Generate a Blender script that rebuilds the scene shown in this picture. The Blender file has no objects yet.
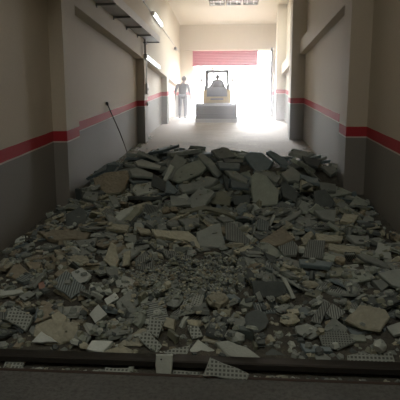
import bpy, math, random
from mathutils import Vector, Matrix, Quaternion
from mathutils.bvhtree import BVHTree

SC = bpy.context.scene
COL = SC.collection
Y0, SLOPE, YTOP = 3.3, 0.1288, 20.0          # foot of the ramp, its slope, its crest
XL, XR, YEND, ZC = -2.66, 2.05, 22.0, 6.35   # side walls, end wall, ceiling


def ramp(y):
    return max(0.0, min(y, YTOP) - Y0) * SLOPE


# ------------------------------------------------------------------ helpers
class MB:
    def __init__(s):
        s.v, s.f, s.m = [], [], []

    def add(s, V, F, mi=0):
        o = len(s.v)
        s.v += [tuple(p) for p in V]
        s.f += [[a + o for a in f] for f in F]
        s.m += [mi] * len(F)
        return s

    def box(s, x0, x1, y0, y1, z0, z1, mi=0, M=None):
        V = [Vector((x, y, z)) for x in (x0, x1) for y in (y0, y1) for z in (z0, z1)]
        if M: V = [M @ v for v in V]
        return s.add(V, [(0, 1, 3, 2), (4, 6, 7, 5), (0, 4, 5, 1), (2, 3, 7, 6), (0, 2, 6, 4), (1, 5, 7, 3)], mi)

    def bbox(s, x0, x1, y0, y1, z0, z1, b=.01, mi=0):
        """box with chamfered edges"""
        V = []
        for z, i in ((z0, b), (z0 + b, 0), (z1 - b, 0), (z1, b)):
            a0, a1, c0, c1 = x0 + i, x1 - i, y0 + i, y1 - i
            V += [(a0 + b, c0, z), (a1 - b, c0, z), (a1, c0 + b, z), (a1, c1 - b, z), (a1 - b, c1, z), (a0 + b, c1, z), (a0, c1 - b, z), (a0, c0 + b, z)]
        F = [list(range(7, -1, -1)), list(range(24, 32))]
        for k in range(3):
            for i in range(8):
                j = (i + 1) % 8
                F.append([k * 8 + i, k * 8 + j, (k + 1) * 8 + j, (k + 1) * 8 + i])
        return s.add(V, F, mi)

    def prof(s, pts, x0, x1, mi=0):
        """profile in the yz plane extruded along x"""
        n = len(pts)
        V = [(x0, p[0], p[1]) for p in pts] + [(x1, p[0], p[1]) for p in pts]
        F = [list(range(n)), list(range(2 * n - 1, n - 1, -1))] + [[i, i + n, (i + 1) % n + n, (i + 1) % n] for i in range(n)]
        return s.add(V, F, mi)

    def tube(s, pts, rad, n=10, mi=0, cap=True):
        pts = [Vector(p) for p in pts]
        rads = rad if isinstance(rad, (list, tuple)) else [rad] * len(pts)
        V, F = [], []
        for k, p in enumerate(pts):
            t = (pts[min(k + 1, len(pts) - 1)] - pts[max(k - 1, 0)]).normalized()
            a = t.cross(Vector((0, 0, 1)) if abs(t.z) < .9 else Vector((1, 0, 0))).normalized()
            b = t.cross(a)
            for i in range(n):
                an = 2 * math.pi * i / n
                V.append(p + (a * math.cos(an) + b * math.sin(an)) * rads[k])
        for k in range(len(pts) - 1):
            for i in range(n):
                j = (i + 1) % n
                F.append([k * n + i, k * n + j, (k + 1) * n + j, (k + 1) * n + i])
        if cap:
            F += [list(range(n - 1, -1, -1)), list(range((len(pts) - 1) * n, len(pts) * n))]
        return s.add(V, F, mi)

    def build(s, name, mats, parent=None, smooth=False, loc=None):
        me = bpy.data.meshes.new(name)
        me.from_pydata(s.v, [], s.f)
        for m in (mats if isinstance(mats, (list, tuple)) else [mats]):
            me.materials.append(m)
        for p, mi in zip(me.polygons, s.m):
            p.material_index = mi
            p.use_smooth = smooth
        me.validate()
        import bmesh
        bm = bmesh.new(); bm.from_mesh(me)
        bmesh.ops.recalc_face_normals(bm, faces=bm.faces)
        bm.to_mesh(me); bm.free()
        o = bpy.data.objects.new(name, me)
        COL.objects.link(o)
        if parent: o.parent = parent
        if loc: o.location = loc
        return o


def tag(o, label=None, cat=None, group=None, kind=None):
    if label: o['label'] = label
    if cat: o['category'] = cat
    if group: o['group'] = group
    if kind: o['kind'] = kind
    return o


def thing(name, label, cat, loc=(0, 0, 0), rot=(0, 0, 0), group=None):
    o = bpy.data.objects.new(name, None)
    o.empty_display_size = .1
    COL.objects.link(o)
    o.location = loc
    o.rotation_euler = rot
    return tag(o, label, cat, group)


def struct_(o):
    o['kind'] = 'structure'
    return o


# ------------------------------------------------------------------ materials
class NT:
    def __init__(s, name):
        s.mat = bpy.data.materials.new(name)
        s.mat.use_nodes = True
        s.t = s.mat.node_tree
        s.b = s.t.nodes['Principled BSDF']

    def n(s, typ, **kw):
        nd = s.t.nodes.new(typ)
        for k, v in kw.items():
            if k.startswith('_'): setattr(nd, k[1:], v)
            else: nd.inputs[k.replace('__', ' ')].default_value = v
        return nd

    def l(s, a, b): s.t.links.new(a, b)

    def math(s, op, a, b=None, clamp=False):
        nd = s.t.nodes.new('ShaderNodeMath'); nd.operation = op; nd.use_clamp = clamp
        for i, x in enumerate((a, b)):
            if x is None: continue
            if isinstance(x, (int, float)): nd.inputs[i].default_value = x
            else: s.l(x, nd.inputs[i])
        return nd.outputs[0]

    def mix(s, f, a, b, mode='MIX'):
        nd = s.t.nodes.new('ShaderNodeMix'); nd.data_type = 'RGBA'; nd.blend_type = mode
        for sock, x in ((nd.inputs[0], f), (nd.inputs[6], a), (nd.inputs[7], b)):
            if isinstance(x, (int, float)): sock.default_value = x
            elif isinstance(x, tuple): sock.default_value = (*x[:3], 1)
            else: s.l(x, sock)
        return nd.outputs[2]


def plain(name, col, rough=.6, metal=0., noise=.12, scale=8., emit=None, estr=0.):
    m = NT(name)
    tc = m.n('ShaderNodeTexCoord')
    ns = m.n('ShaderNodeTexNoise', Scale=scale, Detail=4.)
    m.l(tc.outputs['Object'], ns.inputs['Vector'])
    c = m.mix(ns.outputs['Fac'], tuple(x * (1 - noise) for x in col), tuple(min(1, x * (1 + noise)) for x in col))
    m.l(c, m.b.inputs['Base Color'])
    m.b.inputs['Roughness'].default_value = rough
    m.b.inputs['Metallic'].default_value = metal
    if emit:
        m.b.inputs['Emission Color'].default_value = (*emit, 1)
        m.b.inputs['Emission Strength'].default_value = estr
    return m.mat


def stone(name, col, pattern=None, per=.026, dusty=.25, knob=0.):
    col = (col[0] * 1.52, col[1] * 1.66, col[2] * 1.72)
    m = NT(name)
    tc = m.n('ShaderNodeTexCoord'); oi = m.n('ShaderNodeObjectInfo')
    n1 = m.n('ShaderNodeTexNoise', Scale=9., Detail=5., Roughness=.65, _noise_dimensions='4D')
    n2 = m.n('ShaderNodeTexNoise', Scale=70., Detail=3., _noise_dimensions='4D')
    w = m.math('MULTIPLY', oi.outputs['Random'], 37.)
    for n in (n1, n2):
        m.l(tc.outputs['Object'], n.inputs['Vector']); m.l(w, n.inputs['W'])
    dark = tuple(c * .55 for c in col); light = tuple(min(1, c * 1.45) for c in col)
    c = m.mix(n1.outputs['Fac'], dark, light)
    c = m.mix(m.math('MULTIPLY', n2.outputs['Fac'], .35), c, tuple(x * .5 for x in col))
    # brightness differs a little from piece to piece
    rv = m.math('ADD', m.math('MULTIPLY', oi.outputs['Random'], .5), .75)
    hsv = m.n('ShaderNodeHueSaturation'); m.l(c, hsv.inputs['Color']); m.l(rv, hsv.inputs['Value'])
    c = hsv.outputs[0]
    # dust settled on upward faces
    geo = m.n('ShaderNodeNewGeometry'); sx = m.n('ShaderNodeSeparateXYZ'); m.l(geo.outputs['Normal'], sx.inputs[0])
    du = m.math('MULTIPLY', m.math('MULTIPLY', m.math('MAXIMUM', sx.outputs[2], 0.), n1.outputs['Fac']), dusty * 1.6, True)
    c = m.mix(du, c, (.35, .365, .34))
    h = n2.outputs['Fac']
    if pattern:
        so = m.n('ShaderNodeSeparateXYZ'); m.l(tc.outputs['Object'], so.inputs[0])
        def wave(o, p):
            return m.math('SINE', m.math('MULTIPLY', o, 2 * math.pi / p))
        if pattern == 'grid':
            a = m.math('GREATER_THAN', wave(so.outputs[0], per), -.25)
            b = m.math('GREATER_THAN', wave(so.outputs[1], per), -.25)
            pit = m.math('MULTIPLY', a, b)
        else:
            pit = m.math('GREATER_THAN', wave(so.outputs[0], per), .2)
        sn = m.n('ShaderNodeSeparateXYZ'); m.l(tc.outputs['Normal'], sn.inputs[0])
        top = m.math('GREATER_THAN', sn.outputs[2], .8)
        pit = m.math('MULTIPLY', pit, top)
        c = m.mix(m.math('MULTIPLY', pit, .72), c, (.02, .022, .02))
        h = m.math('SUBTRACT', m.math('MULTIPLY', h, .3), pit)
    if knob:
        n3 = m.n('ShaderNodeTexVoronoi', Scale=22.); m.l(tc.outputs['Object'], n3.inputs['Vector'])
        h = m.math('ADD', m.math('MULTIPLY', h, .4), m.math('MULTIPLY', n3.outputs['Distance'], knob))
    bp = m.n('ShaderNodeBump', Strength=.8 if knob else .6, Distance=.012 if knob else .006)
    m.l(h, bp.inputs['Height']); m.l(bp.outputs[0], m.b.inputs['Normal'])
    m.l(c, m.b.inputs['Base Color'])
    m.b.inputs['Roughness'].default_value = .9
    return m.mat


def wall_mat():
    m = NT('painted_plaster_with_red_band')
    geo = m.n('ShaderNodeNewGeometry')
    s = m.n('ShaderNodeSeparateXYZ'); m.l(geo.outputs['Position'], s.inputs[0])
    y = m.math('MINIMUM', s.outputs[1], YTOP)
    r = m.math('MULTIPLY', m.math('MAXIMUM', m.math('SUBTRACT', y, Y0), 0.), SLOPE)
    wob = m.n('ShaderNodeTexNoise', Scale=1.3, Detail=2.); m.l(geo.outputs['Position'], wob.inputs['Vector'])
    h = m.math('ADD', m.math('SUBTRACT', s.outputs[2], r), m.math('MULTIPLY', m.math('SUBTRACT', wob.outputs['Fac'], .5), .02))
    big = m.n('ShaderNodeTexNoise', Scale=.8, Detail=5., Roughness=.6); m.l(geo.outputs['Position'], big.inputs['Vector'])
    fine = m.n('ShaderNodeTexNoise', Scale=45., Detail=3.); m.l(geo.outputs['Position'], fine.inputs['Vector'])
    cream = m.mix(big.outputs['Fac'], WALLC[0], WALLC[1])
    grey = m.mix(big.outputs['Fac'], WALLC[2], WALLC[3])
    low = m.math('LESS_THAN', h, 1.015)
    red = m.math('MULTIPLY', m.math('GREATER_THAN', h, 1.035), m.math('LESS_THAN', h, 1.185))
    line = m.math('MULTIPLY', m.math('GREATER_THAN', h, 1.015), m.math('LESS_THAN', h, 1.035))
    c = m.mix(low, cream, grey)
    c = m.mix(red, c, (.42, .012, .026))
    c = m.mix(line, c, (.62, .55, .5))
    # dirt splashed along the foot
    d = m.math('MULTIPLY', m.math('SUBTRACT', .35, h, True), m.math('MULTIPLY', big.outputs['Fac'], 1.6), True)
    c = m.mix(d, c, (.2, .18, .15))
    c = m.mix(m.math('MULTIPLY', fine.outputs['Fac'], .18), c, (.1, .1, .09))
    m.l(c, m.b.inputs['Base Color'])
    m.b.inputs['Roughness'].default_value = .75
    bp = m.n('ShaderNodeBump', Strength=.25, Distance=.01)
    m.l(fine.outputs['Fac'], bp.inputs['Height']); m.l(bp.outputs[0], m.b.inputs['Normal'])
    return m.mat


def ground_mat(name, c1, c2, c3, scale, bump=.4, path=False):
    m = NT(name)
    geo = m.n('ShaderNodeNewGeometry')
    a = m.n('ShaderNodeTexNoise', Scale=scale, Detail=6., Roughness=.65); m.l(geo.outputs['Position'], a.inputs['Vector'])
    b = m.n('ShaderNodeTexNoise', Scale=scale * 14, Detail=4., Roughness=.7); m.l(geo.outputs['Position'], b.inputs['Vector'])
    cr = m.n('ShaderNodeValToRGB'); cr.color_ramp.elements[0].position = .35; cr.color_ramp.elements[1].position = .68
    m.l(a.outputs['Fac'], cr.inputs[0])
    c = m.mix(cr.outputs[0], c1, c2)
    g = m.math('MULTIPLY', m.math('SUBTRACT', b.outputs['Fac'], .42, True), 3.5, True)
    c = m.mix(g, c, c3)
    m.l(c, m.b.inputs['Base Color']); m.b.inputs['Roughness'].default_value = .92
    if path:
        # brown dirt along both sides, a paler swept track up the middle
        s = m.n('ShaderNodeSeparateXYZ'); m.l(geo.outputs['Position'], s.inputs[0])
        ed = m.math('MULTIPLY', m.math('SUBTRACT', m.math('ABSOLUTE', m.math('ADD', s.outputs[0], .3)), .55, True), .8, True)
        ed = m.math('MULTIPLY', ed, m.math('ADD', a.outputs['Fac'], .35), True)
        c = m.mix(ed, c, (.14, .112, .082))
        nf = m.math('MULTIPLY', m.math('SUBTRACT', 13.5, s.outputs[1], True), .75, True)
        nf = m.math('MULTIPLY', m.math('SUBTRACT', 1., m.math('MULTIPLY', m.math('SUBTRACT', s.outputs[1], 9.), .2), True), .6, True)
        c = m.mix(nf, c, (.12, .105, .08))
        m.l(c, m.b.inputs['Base Color'])
    bp = m.n('ShaderNodeBump', Strength=bump, Distance=.02)
    m.l(b.outputs['Fac'], bp.inputs['Height']); m.l(bp.outputs[0], m.b.inputs['Normal'])
    return m.mat


WALLC = ((.55, .495, .40), (.63, .57, .465), (.205, .2, .185), (.26, .25, .23))
WALL = wall_mat()
ST = dict(
    grey=stone('grey_concrete', (.155, .165, .145)), slate=stone('blue_grey_stone', (.10, .125, .13)),
    dark=stone('dark_stone', (.055, .062, .058), dusty=.12), sage=stone('grey_green_stone', (.20, .215, .175)),
    olive=stone('olive_stone', (.15, .15, .105)), beige=stone('beige_mortar', (.27, .25, .18), knob=-1.6),
    brown=stone('brownish_mortar', (.18, .15, .10), knob=-1.6), pale=stone('pale_concrete', (.30, .31, .27)),
    white=stone('pale_lime_stone', (.40, .41, .37)), brick=stone('reddish_brick', (.17, .085, .06)),
    ribgrey=stone('ribbed_grey_tile', (.17, .18, .16), 'rib', .02), ribslate=stone('ribbed_blue_grey_tile', (.12, .14, .135), 'rib', .022),
    grid=stone('studded_tile', (.215, .225, .195), 'grid', .028), gridfine=stone('finely_studded_tile', (.13, .14, .12), 'grid', .02),
    paleholed=stone('pale_tile', (.30, .31, .27)))
M = dict(
    steel=plain('dark_steel', (.05, .047, .042), .45, .6), rust=plain('rusty_steel', (.075, .055, .045), .6, .5),
    ceiling=plain('ceiling_paint', (.72, .69, .62), .8, noise=.04, scale=1.), tray=plain('galvanised_metal', (.5, .5, .5), .5, .2),
    trayd=plain('bracket_metal', (.26, .26, .26), .5, .5), white=plain('white_plastic', (.7, .7, .68), .5, noise=.03),
    lamp=plain('lamp_tube_glow', (.9, .95, 1), .4, emit=(.9, .97, 1.), estr=9.), lampoff=plain('lamp_tube_dim', (.85, .9, .95), .4, emit=(.9, .97, 1.), estr=3.),
    shutter=plain('pinkish_red_shutter', (.40, .025, .09), .6, noise=.06), door=plain('grey_steel_door', (.035, .035, .05), .7),
    yellow=plain('yellow_machine_paint', (.40, .28, .10), .5), black=plain('black_rubber', (.02, .02, .02), .8),
    darkpaint=plain('dark_grey_paint', (.045, .05, .065), .5), bucket=plain('worn_bucket_steel', (.10, .105, .12), .55, .3),
    edge=plain('worn_bright_steel', (.33, .33, .35), .5, .4), amber=plain('amber_plastic', (.7, .25, .03), .3),
    skin=plain('skin', (.12, .075, .055), .6, noise=.05), shirt=plain('dark_grey_blue_shirt', (.022, .026, .042), .9), jeans=plain('dark_jeans', (.016, .02, .04), .9),
    shoe=plain('dark_shoes', (.02, .018, .016), .6), hair=plain('black_hair', (.012, .01, .009), .7), wood=plain('worn_wooden_pole', (.07, .055, .045), .7),
    overall=plain('dark_work_clothes', (.04, .045, .06), .85))
GM = ground_mat('dusty_ramp_concrete', (.15, .125, .092), (.27, .235, .18), (.085, .073, .058), 1.6, path=True)
FM = ground_mat('dark_floor_concrete', (.10, .104, .097), (.14, .143, .134), (.062, .064, .06), 2.2, .5)
BEDM = ground_mat('crushed_rubble_fines', (.075, .075, .062), (.14, .135, .105), (.05, .05, .045), 5., .8)

# ------------------------------------------------------------------ the setting
struct_(MB().box(-3.2, 2.6, -3.0, 2.89, -.25, 0).build('floor', FM))
mb = MB()
V, F = [], []
ys = [3.13] + [3.3 + .2 * i for i in range(0, 84)] + [20.3, 21., 22., 24., 30., 40.]
for y in ys: V += [(-6 if y > 22.5 else -2.8, y, ramp(y)), (6 if y > 22.5 else 2.3, y, ramp(y)), (-6 if y > 22.5 else -2.8, y, -.5), (6 if y > 22.5 else 2.3, y, -.5)]
for i in range(len(ys) - 1):
    a = i * 4
    F += [(a, a + 1, a + 5, a + 4), (a, a + 4, a + 6, a + 2), (a + 1, a + 3, a + 7, a + 5)]
F += [(0, 2, 3, 1)]
struct_(mb.add(V, F).build('floor_ramp', GM))
struct_(MB().box(XL - .25, XL, -3, YEND + .25, -.3, ZC).build('wall_left', WALL))
struct_(MB().box(XR, XR + .25, -3, YEND + .25, -.3, ZC).build('wall_right', WALL))
struct_(MB().box(XL - .25, XR + .25, -3.25, -3, -.3, ZC).build('wall_back', WALL))
struct_(MB().box(XL - .25, XR + .25, -3.25, YEND + .25, ZC, ZC + .25).build('ceiling', M['ceiling']))
w = MB()
w.box(XL, -1.83, YEND, YEND + .25, 1.8, ZC)
w.box(1.80, XR, YEND, YEND + .25, 1.8, ZC)
w.box(-1.83, 1.80, YEND, YEND + .25, 5.17, ZC)
struct_(w.build('wall_far', WALL))
tn = 1


def trim(*b, mb=None):
    global tn
    o = (mb or MB().box(*b)).build('trim_%d' % tn, WALL)
    tn += 1
    return struct_(o)


for y0, y1 in ((6.75, 7.32), (12.98, 13.45), (17.47, 17.95), (-.2, .3)):
    trim(XL, -2.45, y0, y1, ramp(y0) - .2, 3.55)
trim(XL, -2.45, -3, YEND, 3.55, ZC)                      # upper wall band, flush with the pilasters
for y0, y1, x in ((7.27, 7.75, 1.74), (13.7, 14.2, 1.66), (18.7, 19.2, 1.69), (.6, 1.1, 1.74)):
    trim(x, XR, y0, y1, ramp(y0) - .2, ZC)
for y0, y1 in ((1.1, 7.27), (7.75, 13.7), (14.2, 18.7), (19.2, YEND)):
    trim(1.88, XR, y0, y1, 3.74, 4.12)                   # ledge beams between the pilasters
trim(XL, XR, YEND - .12, YEND, 5.2, 5.28)                # thin ledge over the opening

# half-lowered roller shutter in the opening
sh = thing('roller_shutter', 'pinkish red roller shutter rolled up over the bright exit at the top of the ramp', 'shutter', (-.36, YEND - .06, 4.54))
mb = MB()
n = 9
for i in range(n):
    z = i * .07
    mb.prof([(-.02, z), (-.035, z + .02), (-.035, z + .05), (-.02, z + .068), (.02, z + .068), (.02, z)], -1.45, 1.45)
mb.build('slat_curtain', M['shutter'], sh)
MB().box(-1.46, 1.46, -.05, .03, -.045, 0).build('bottom_rail', M['shutter'], sh)
for sx in (-1, 1):
    MB().box(sx * 1.47 - .03, sx * 1.47 + .03, -.06, .04, -.06, .64).build('guide_rail', M['shutter'], sh)
dl = thing('steel_gate_leaf', 'grey steel gate leaf folded open inside the exit by the wall with the ledge beams', 'gate', (1.78, 21.95, 2.135), (0, 0, math.radians(-95)))
MB().bbox(0, 1.9, -.03, .03, .02, 2.85, .008).build('panel', M['door'], dl)
fr = MB()
for z in (.05, 1.4, 2.75): fr.box(.02, 1.88, -.05, -.03, z, z + .07)
for x in (.02, 1.81): fr.box(x, x + .07, -.05, -.03, .02, 2.85)
fr.build('stiffening_frame', M['door'], dl)
MB().tube([(1.7, -.06, 1.1), (1.7, -.11, 1.12), (1.7, -.11, 1.26), (1.7, -.06, 1.28)], .012).build('handle', M['steel'], dl)

# ------------------------------------------------------------------ drain channel at the foot of the ramp
dr = thing('drain_channel', 'open steel-edged drain channel crossing the floor at the foot of the rubble', 'drain', (0, 3.0, 0))
MB().prof([(-.11, -.12), (.125, -.12), (.125, -.045), (-.1, -.045)], -2.66, 2.05).build('channel_bed', BEDM, dr)
e = MB()
e.prof([(.035, -.01), (.035, .028), (.05, .034), (.135, .034), (.135, -.12), (.125, -.12), (.125, .012), (.06, .012), (.06, -.01)], -2.66, 2.05)
e.build('far_steel_edge', M['steel'], dr)
MB().prof([(-.11, -.12), (-.11, .004), (-.095, .007), (-.08, .004), (-.08, -.01), (-.098, -.014), (-.1, -.12)], -2.66, 2.05).build('near_steel_edge', M['rust'], dr)

# ------------------------------------------------------------------ wall fittings
g = thing('cable_tray', 'long grey metal cable tray on brackets high on the wall with the leaning pole', 'cable tray', (-2.45, 5.0, 3.72))
ang = .0428
mb = MB()
L = 8.65
def up(y): return y * ang
V = []
prof = [(.02, 0), (.35, 0), (.35, .17), (.335, .17), (.335, .01), (.03, .01), (.03, .17), (.02, .17)]
for y in (0, L): V += [(p[0], y, p[1] + up(y)) for p in prof]
k = len(prof)
mb.add(V, [list(range(k)), list(range(2 * k - 1, k - 1, -1))] + [[i, i + k, (i + 1) % k + k, (i + 1) % k] for i in range(k)])
mb.build('tray', M['tray'], g)
for y in (1.0, 2.3, 3.5, 4.7, 5.9, 7.1, 8.4):
    z = up(y)
    MB().prof([(y - .02, z - .002), (y + .02, z - .002), (y + .02, z - .035), (y - .02, z - .035)], 0, .36).prof([(y - .02, z), (y + .02, z), (y + .02, z - .07), (y - .02, z - .07)], 0, .02).build('bracket', M['trayd'], g)
mb = MB()
for q in range(3):
    mb.tube([(.1 + q * .08, .1, .03 + up(.1)), (.12 + q * .07, L * .4, .032 + up(L * .4)), (.1 + q * .08, L - .1, .03 + up(L - .1))], .018, 8)
mb.build('cable', M['black'], g)
dn = thing('drop_conduit', 'short vertical conduit dropping from the end of the cable tray to the lower lamp', 'conduit', (-2.40, 12.93, 3.56))
MB().tube([(0, 0, 0), (0, 0, .50)], .03).build('pipe', M['tray'], dn)
for z in (.08, .4): MB().box(-.05, .036, -.04, .04, z, z + .03).build('clamp', M['trayd'], dn)
cd = thing('wall_conduit', 'thin straight conduit running along the upper wall through the bright lamp', 'conduit', (-2.435, 10.0, 5.06))
MB().tube([(0, 0, 0), (0, 11.6, 0)], .014).build('pipe', M['tray'], cd)
for y in (1, 3, 8, 10): MB().box(-.014, .02, y - .02, y + .02, -.025, .025).build('clamp', M['trayd'], cd)


def batten(label, loc, L, mat):
    t = thing('fluorescent_lamp', label, 'lamp', loc, group=None)
    MB().bbox(0, .05, 0, L, -.06, .06, .008).build('housing', M['white'], t)
    for z in (-.032, .032):
        MB().tube([(.075, .05, z), (.075, L - .05, z)], .019, 10).build('tube', mat, t)
    for y in (.02, L - .05): MB().box(.05, .1, y, y + .03, -.055, .055).build('end_cap', M['white'], t)
    return t


batten('bright lit fluorescent lamp high on the wall with the leaning pole', (-2.43, 14.2, 5.04), 1.65, M['lamp'])
batten('lower pale fluorescent lamp at the end of the vertical conduit', (-2.45, 12.92, 3.62), 2.4, M['lampoff'])
t = thing('junction_box', 'small white switch box on the middle pilaster of the wall with the leaning pole', 'switch box', (-2.45, 13.12, 2.62))
MB().bbox(0, .06, 0, .12, 0, .3, .008).build('housing', M['white'], t)
MB().box(.06, .075, .04, .08, .1, .17).build('rocker', M['trayd'], t)
MB().tube([(.03, .06, .3), (.03, .06, .93)], .012).build('conduit', M['white'], t)
t = thing('wall_socket', 'small round white socket at the red band on the middle pilaster', 'socket', (-2.45, 13.3, 2.36))
MB().tube([(0, 0, 0), (.035, 0, 0)], .06, 16).build('plate', M['white'], t)
MB().tube([(.03, 0, 0), (.045, 0, 0)], .03, 12).build('insert', M['trayd'], t)
t = thing('security_camera', 'tiny dark camera fixed high on the wall near the exit', 'camera', (-2.45, 19.2, 4.82))
MB().tube([(0, 0, 0), (.12, 0, .02)], .015).build('arm', M['white'], t)
MB().bbox(.08, .18, -.16, .1, -.04, .06, .01).build('housing', M['trayd'], t)
MB().tube([(.13, -.155, .01), (.13, -.17, .01)], .03, 12).build('lens', M['black'], t)
for i, (x, lab) in enumerate(((-.62, 'grey framed ceiling light box over the side of the walking man'), (0., 'grey framed ceiling light box in the middle of the row'), (.62, 'grey framed ceiling light box nearest the wall with the ledge beams'))):
    t = thing('ceiling_light', lab, 'ceiling light', (x, 18.0, ZC), group='framed light boxes on the far ceiling')
    f = MB()
    for a in (-.29, .25): f.box(a, a + .04, -.35, .35, -.1, 0)
    for a in (-.35, .31): f.box(-.29, .29, a, a + .04, -.1, 0)
    f.build('frame', M['steel'], t)
    MB().box(-.25, .25, -.31, .31, -.03, -.005).build('reflector', M['trayd'], t)
    for a in (-.12, .12): MB().tube([(a, -.28, -.06), (a, .28, -.06)], .018, 8).build('tube', M['white'], t)

# ------------------------------------------------------------------ pole leaning on the wall
p0, p1 = Vector((-2.50, 11.0, ramp(11.0) + .02)), Vector((-2.635, 9.74, 2.17))
t = thing('floor_scraper', 'thin dark pole of a floor scraper leaning on the wall behind the rubble', 'scraper', p0)
d = p1 - p0
mid = d * .5 + Vector((.03, 0, -.02))
MB().tube([d * 0.03, d * .25 + Vector((.02, 0, -.015)), mid, d * .78 + Vector((.015, 0, -.01)), d], .013, 8).build('handle', M['wood'], t)
MB().tube([d * .985, d * 1.012, d * 1.03], [.02, .03, .022], 8).build('grip', M['black'], t)
MB().bbox(-.02, .30, -.03, .0, -.015, .05, .005).build('blade', M['edge'], t)
MB().tube([(0.02, -.01, .02), d * .05], .022, 8).build('socket', M['steel'], t)

# ------------------------------------------------------------------ skid steer loader coming down the ramp
tilt = math.atan(SLOPE)
dg = thing('skid_steer_loader', 'small yellow loader with a wide dark bucket standing in the bright exit', 'loader', (-.62, 17.95, ramp(17.95)), (tilt, 0, 0))
bk = MB()
bw = .785
pr = [(0, .02), (.02, 0), (.55, .0), (.62, .08), (.60, .62), (.52, .70), (.10, .68), (.14, .64), (.5, .64), (.55, .58), (.56, .1), (.5, .04), (.03, .05)]
bk.prof([(.0, .10), (.03, .06), (.05, .62), (.12, .70), (.50, .70), (.58, .60), (.60, .10), (.54, .04), (.06, .04)], -bw, bw)
o = bk.build('bucket', M['bucket'], dg)
for sx in (-1, 1): MB().prof([(-.03, .03), (.62, .03), (.64, .64), (.5, .73), (.05, .72)], sx * bw - .015, sx * bw + .015).build('bucket_side', M['bucket'], o)
MB().prof([(-.05, .0), (.1, .0), (.1, .03), (.0, .135), (-.02, .13)], -bw, bw).build('cutting_edge', M['edge'], o)
rb = MB()
for z in (.3, .5): rb.box(-bw + .03, bw - .03, .02, .05, z, z + .03)
rb.build('stiffening_rib', M['darkpaint'], o)
body = MB()
body.prof([(.72, .32), (.72, .86), (.80, 1.18), (1.0, 1.2), (1.0, .9), (2.25, .95), (2.55, 1.25), (2.62, 1.25), (2.62, .34)], -.53, .53)
body.build('body', M['yellow'], dg)
MB().bbox(-.25, .25, .700, .725, .80, .86, .006).build('badge_panel', M['darkpaint'], dg)
MB().prof([(.705, .93), (.70, 1.0), (.77, 1.27), (.9, 1.27), (.9, .93)], -.40, .40).build('cab_door_panel', M['darkpaint'], dg)
for sx in (-1, 1):
    arm = MB()
    x0, x1 = sorted((sx * .42, sx * .56))
    arm.prof([(.58, .42), (.66, .62), (1.1, 1.13), (2.3, 1.36), (2.45, 1.26), (2.35, 1.18), (1.2, .98), (.8, .45), (.68, .34)], x0, x1)
    arm.build('lift_arm', M['yellow'], dg)
    tr = MB()
    x0, x1 = sorted((sx * .50, sx * .74))
    N = 28; ring = []
    for i in range(N):
        an = 2 * math.pi * i / N
        cy = 1.0 if math.cos(an) < 0 else 2.2
        ring.append((cy + math.cos(an) * .24, .25 + math.sin(an) * .24))
    tr.prof(ring, x0, x1)
    for i in range(24):
        f = i / 24; y = .95 + f * 1.35
        tr.box(x0 - .004, x1 + .004, y, y + .03, -.005, .02); tr.box(x0 - .004, x1 + .004, y, y + .03, .485, .505)
    o = tr.build('track', M['black'], dg)
    for y in (1.0, 1.4, 1.8, 2.2):
        xo = sx * .74
        MB().tube([(xo - sx * .02, y, .25), (xo + sx * .02, y, .25)], .17 if y in (1.0, 2.2) else .1, 16).build('roller', M['darkpaint'], o)
    hy = MB().tube([(sx * .35, 1.0, .55), (sx * .35, .62, .5)], .03)
    hy.build('hydraulic_cylinder', M['edge'], dg)
cab = MB()
y0, y1, z0, z1, wx = .86, 1.85, .9, 1.85, .44
for sx in (-1, 1):
    cab.tube([(sx * wx, y0, z0), (sx * (wx - .01), y0 + .02, 1.4), (sx * (wx - .03), y0 + .09, z1)], .052, 8)
    cab.tube([(sx * wx, y1, z0), (sx * (wx - .03), y1, z1)], .045, 8)
    cab.box(sx * wx - .02, sx * wx + .02, y0, y1, z0, 1.2)
    cab.tube([(sx * wx, y0, 1.2), (sx * wx, y1, 1.2)], .02, 8)
cab.box(-wx, wx, y0 - .02, y0 + .02, z0, 1.26)
cab.box(-wx, wx, y1 - .02, y1 + .02, z0, 1.2)
cab.tube([(-wx, y1, 1.2), (wx, y1, 1.2)], .025, 8)
cab.build('cab_frame', M['darkpaint'], dg)
rf = MB().bbox(-.47, .47, .86, 1.95, 1.81, 1.94, .03)
rf.build('cab_roof', M['darkpaint'], dg)
b = MB().tube([(0, 0, 0), (0, 0, .03), (0, 0, .10), (0, 0, .12)], [.05, .045, .045, .02], 12).build('beacon', M['amber'], dg)
b.location = (-.2, 1.1, 1.94)
for sx in (-1, 1):
    a = MB().tube([(sx * .44, .9, 1.52), (sx * .58, .86, 1.54)], .012, 6).build('mirror_arm', M['darkpaint'], dg)
    MB().bbox(sx * .62 - .05, sx * .62 + .05, .84, .865, 1.44, 1.62, .01).build('mirror', M['tray'], a)
st = MB().bbox(-.24, .24, 1.15, 1.6, 1.0, 1.12, .03).bbox(-.22, .22, 1.56, 1.68, 1.1, 1.55, .03)
st.build('seat', M['black'], dg)
for sx in (-1, 1):
    MB().tube([(sx * .3, 1.05, .98), (sx * .29, 1.0, 1.28)], .014, 8).tube([(sx * .29, 1.0, 1.26), (sx * .29, 1.0, 1.34)], .022, 8).build('control_lever', M['black'], dg)


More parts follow.
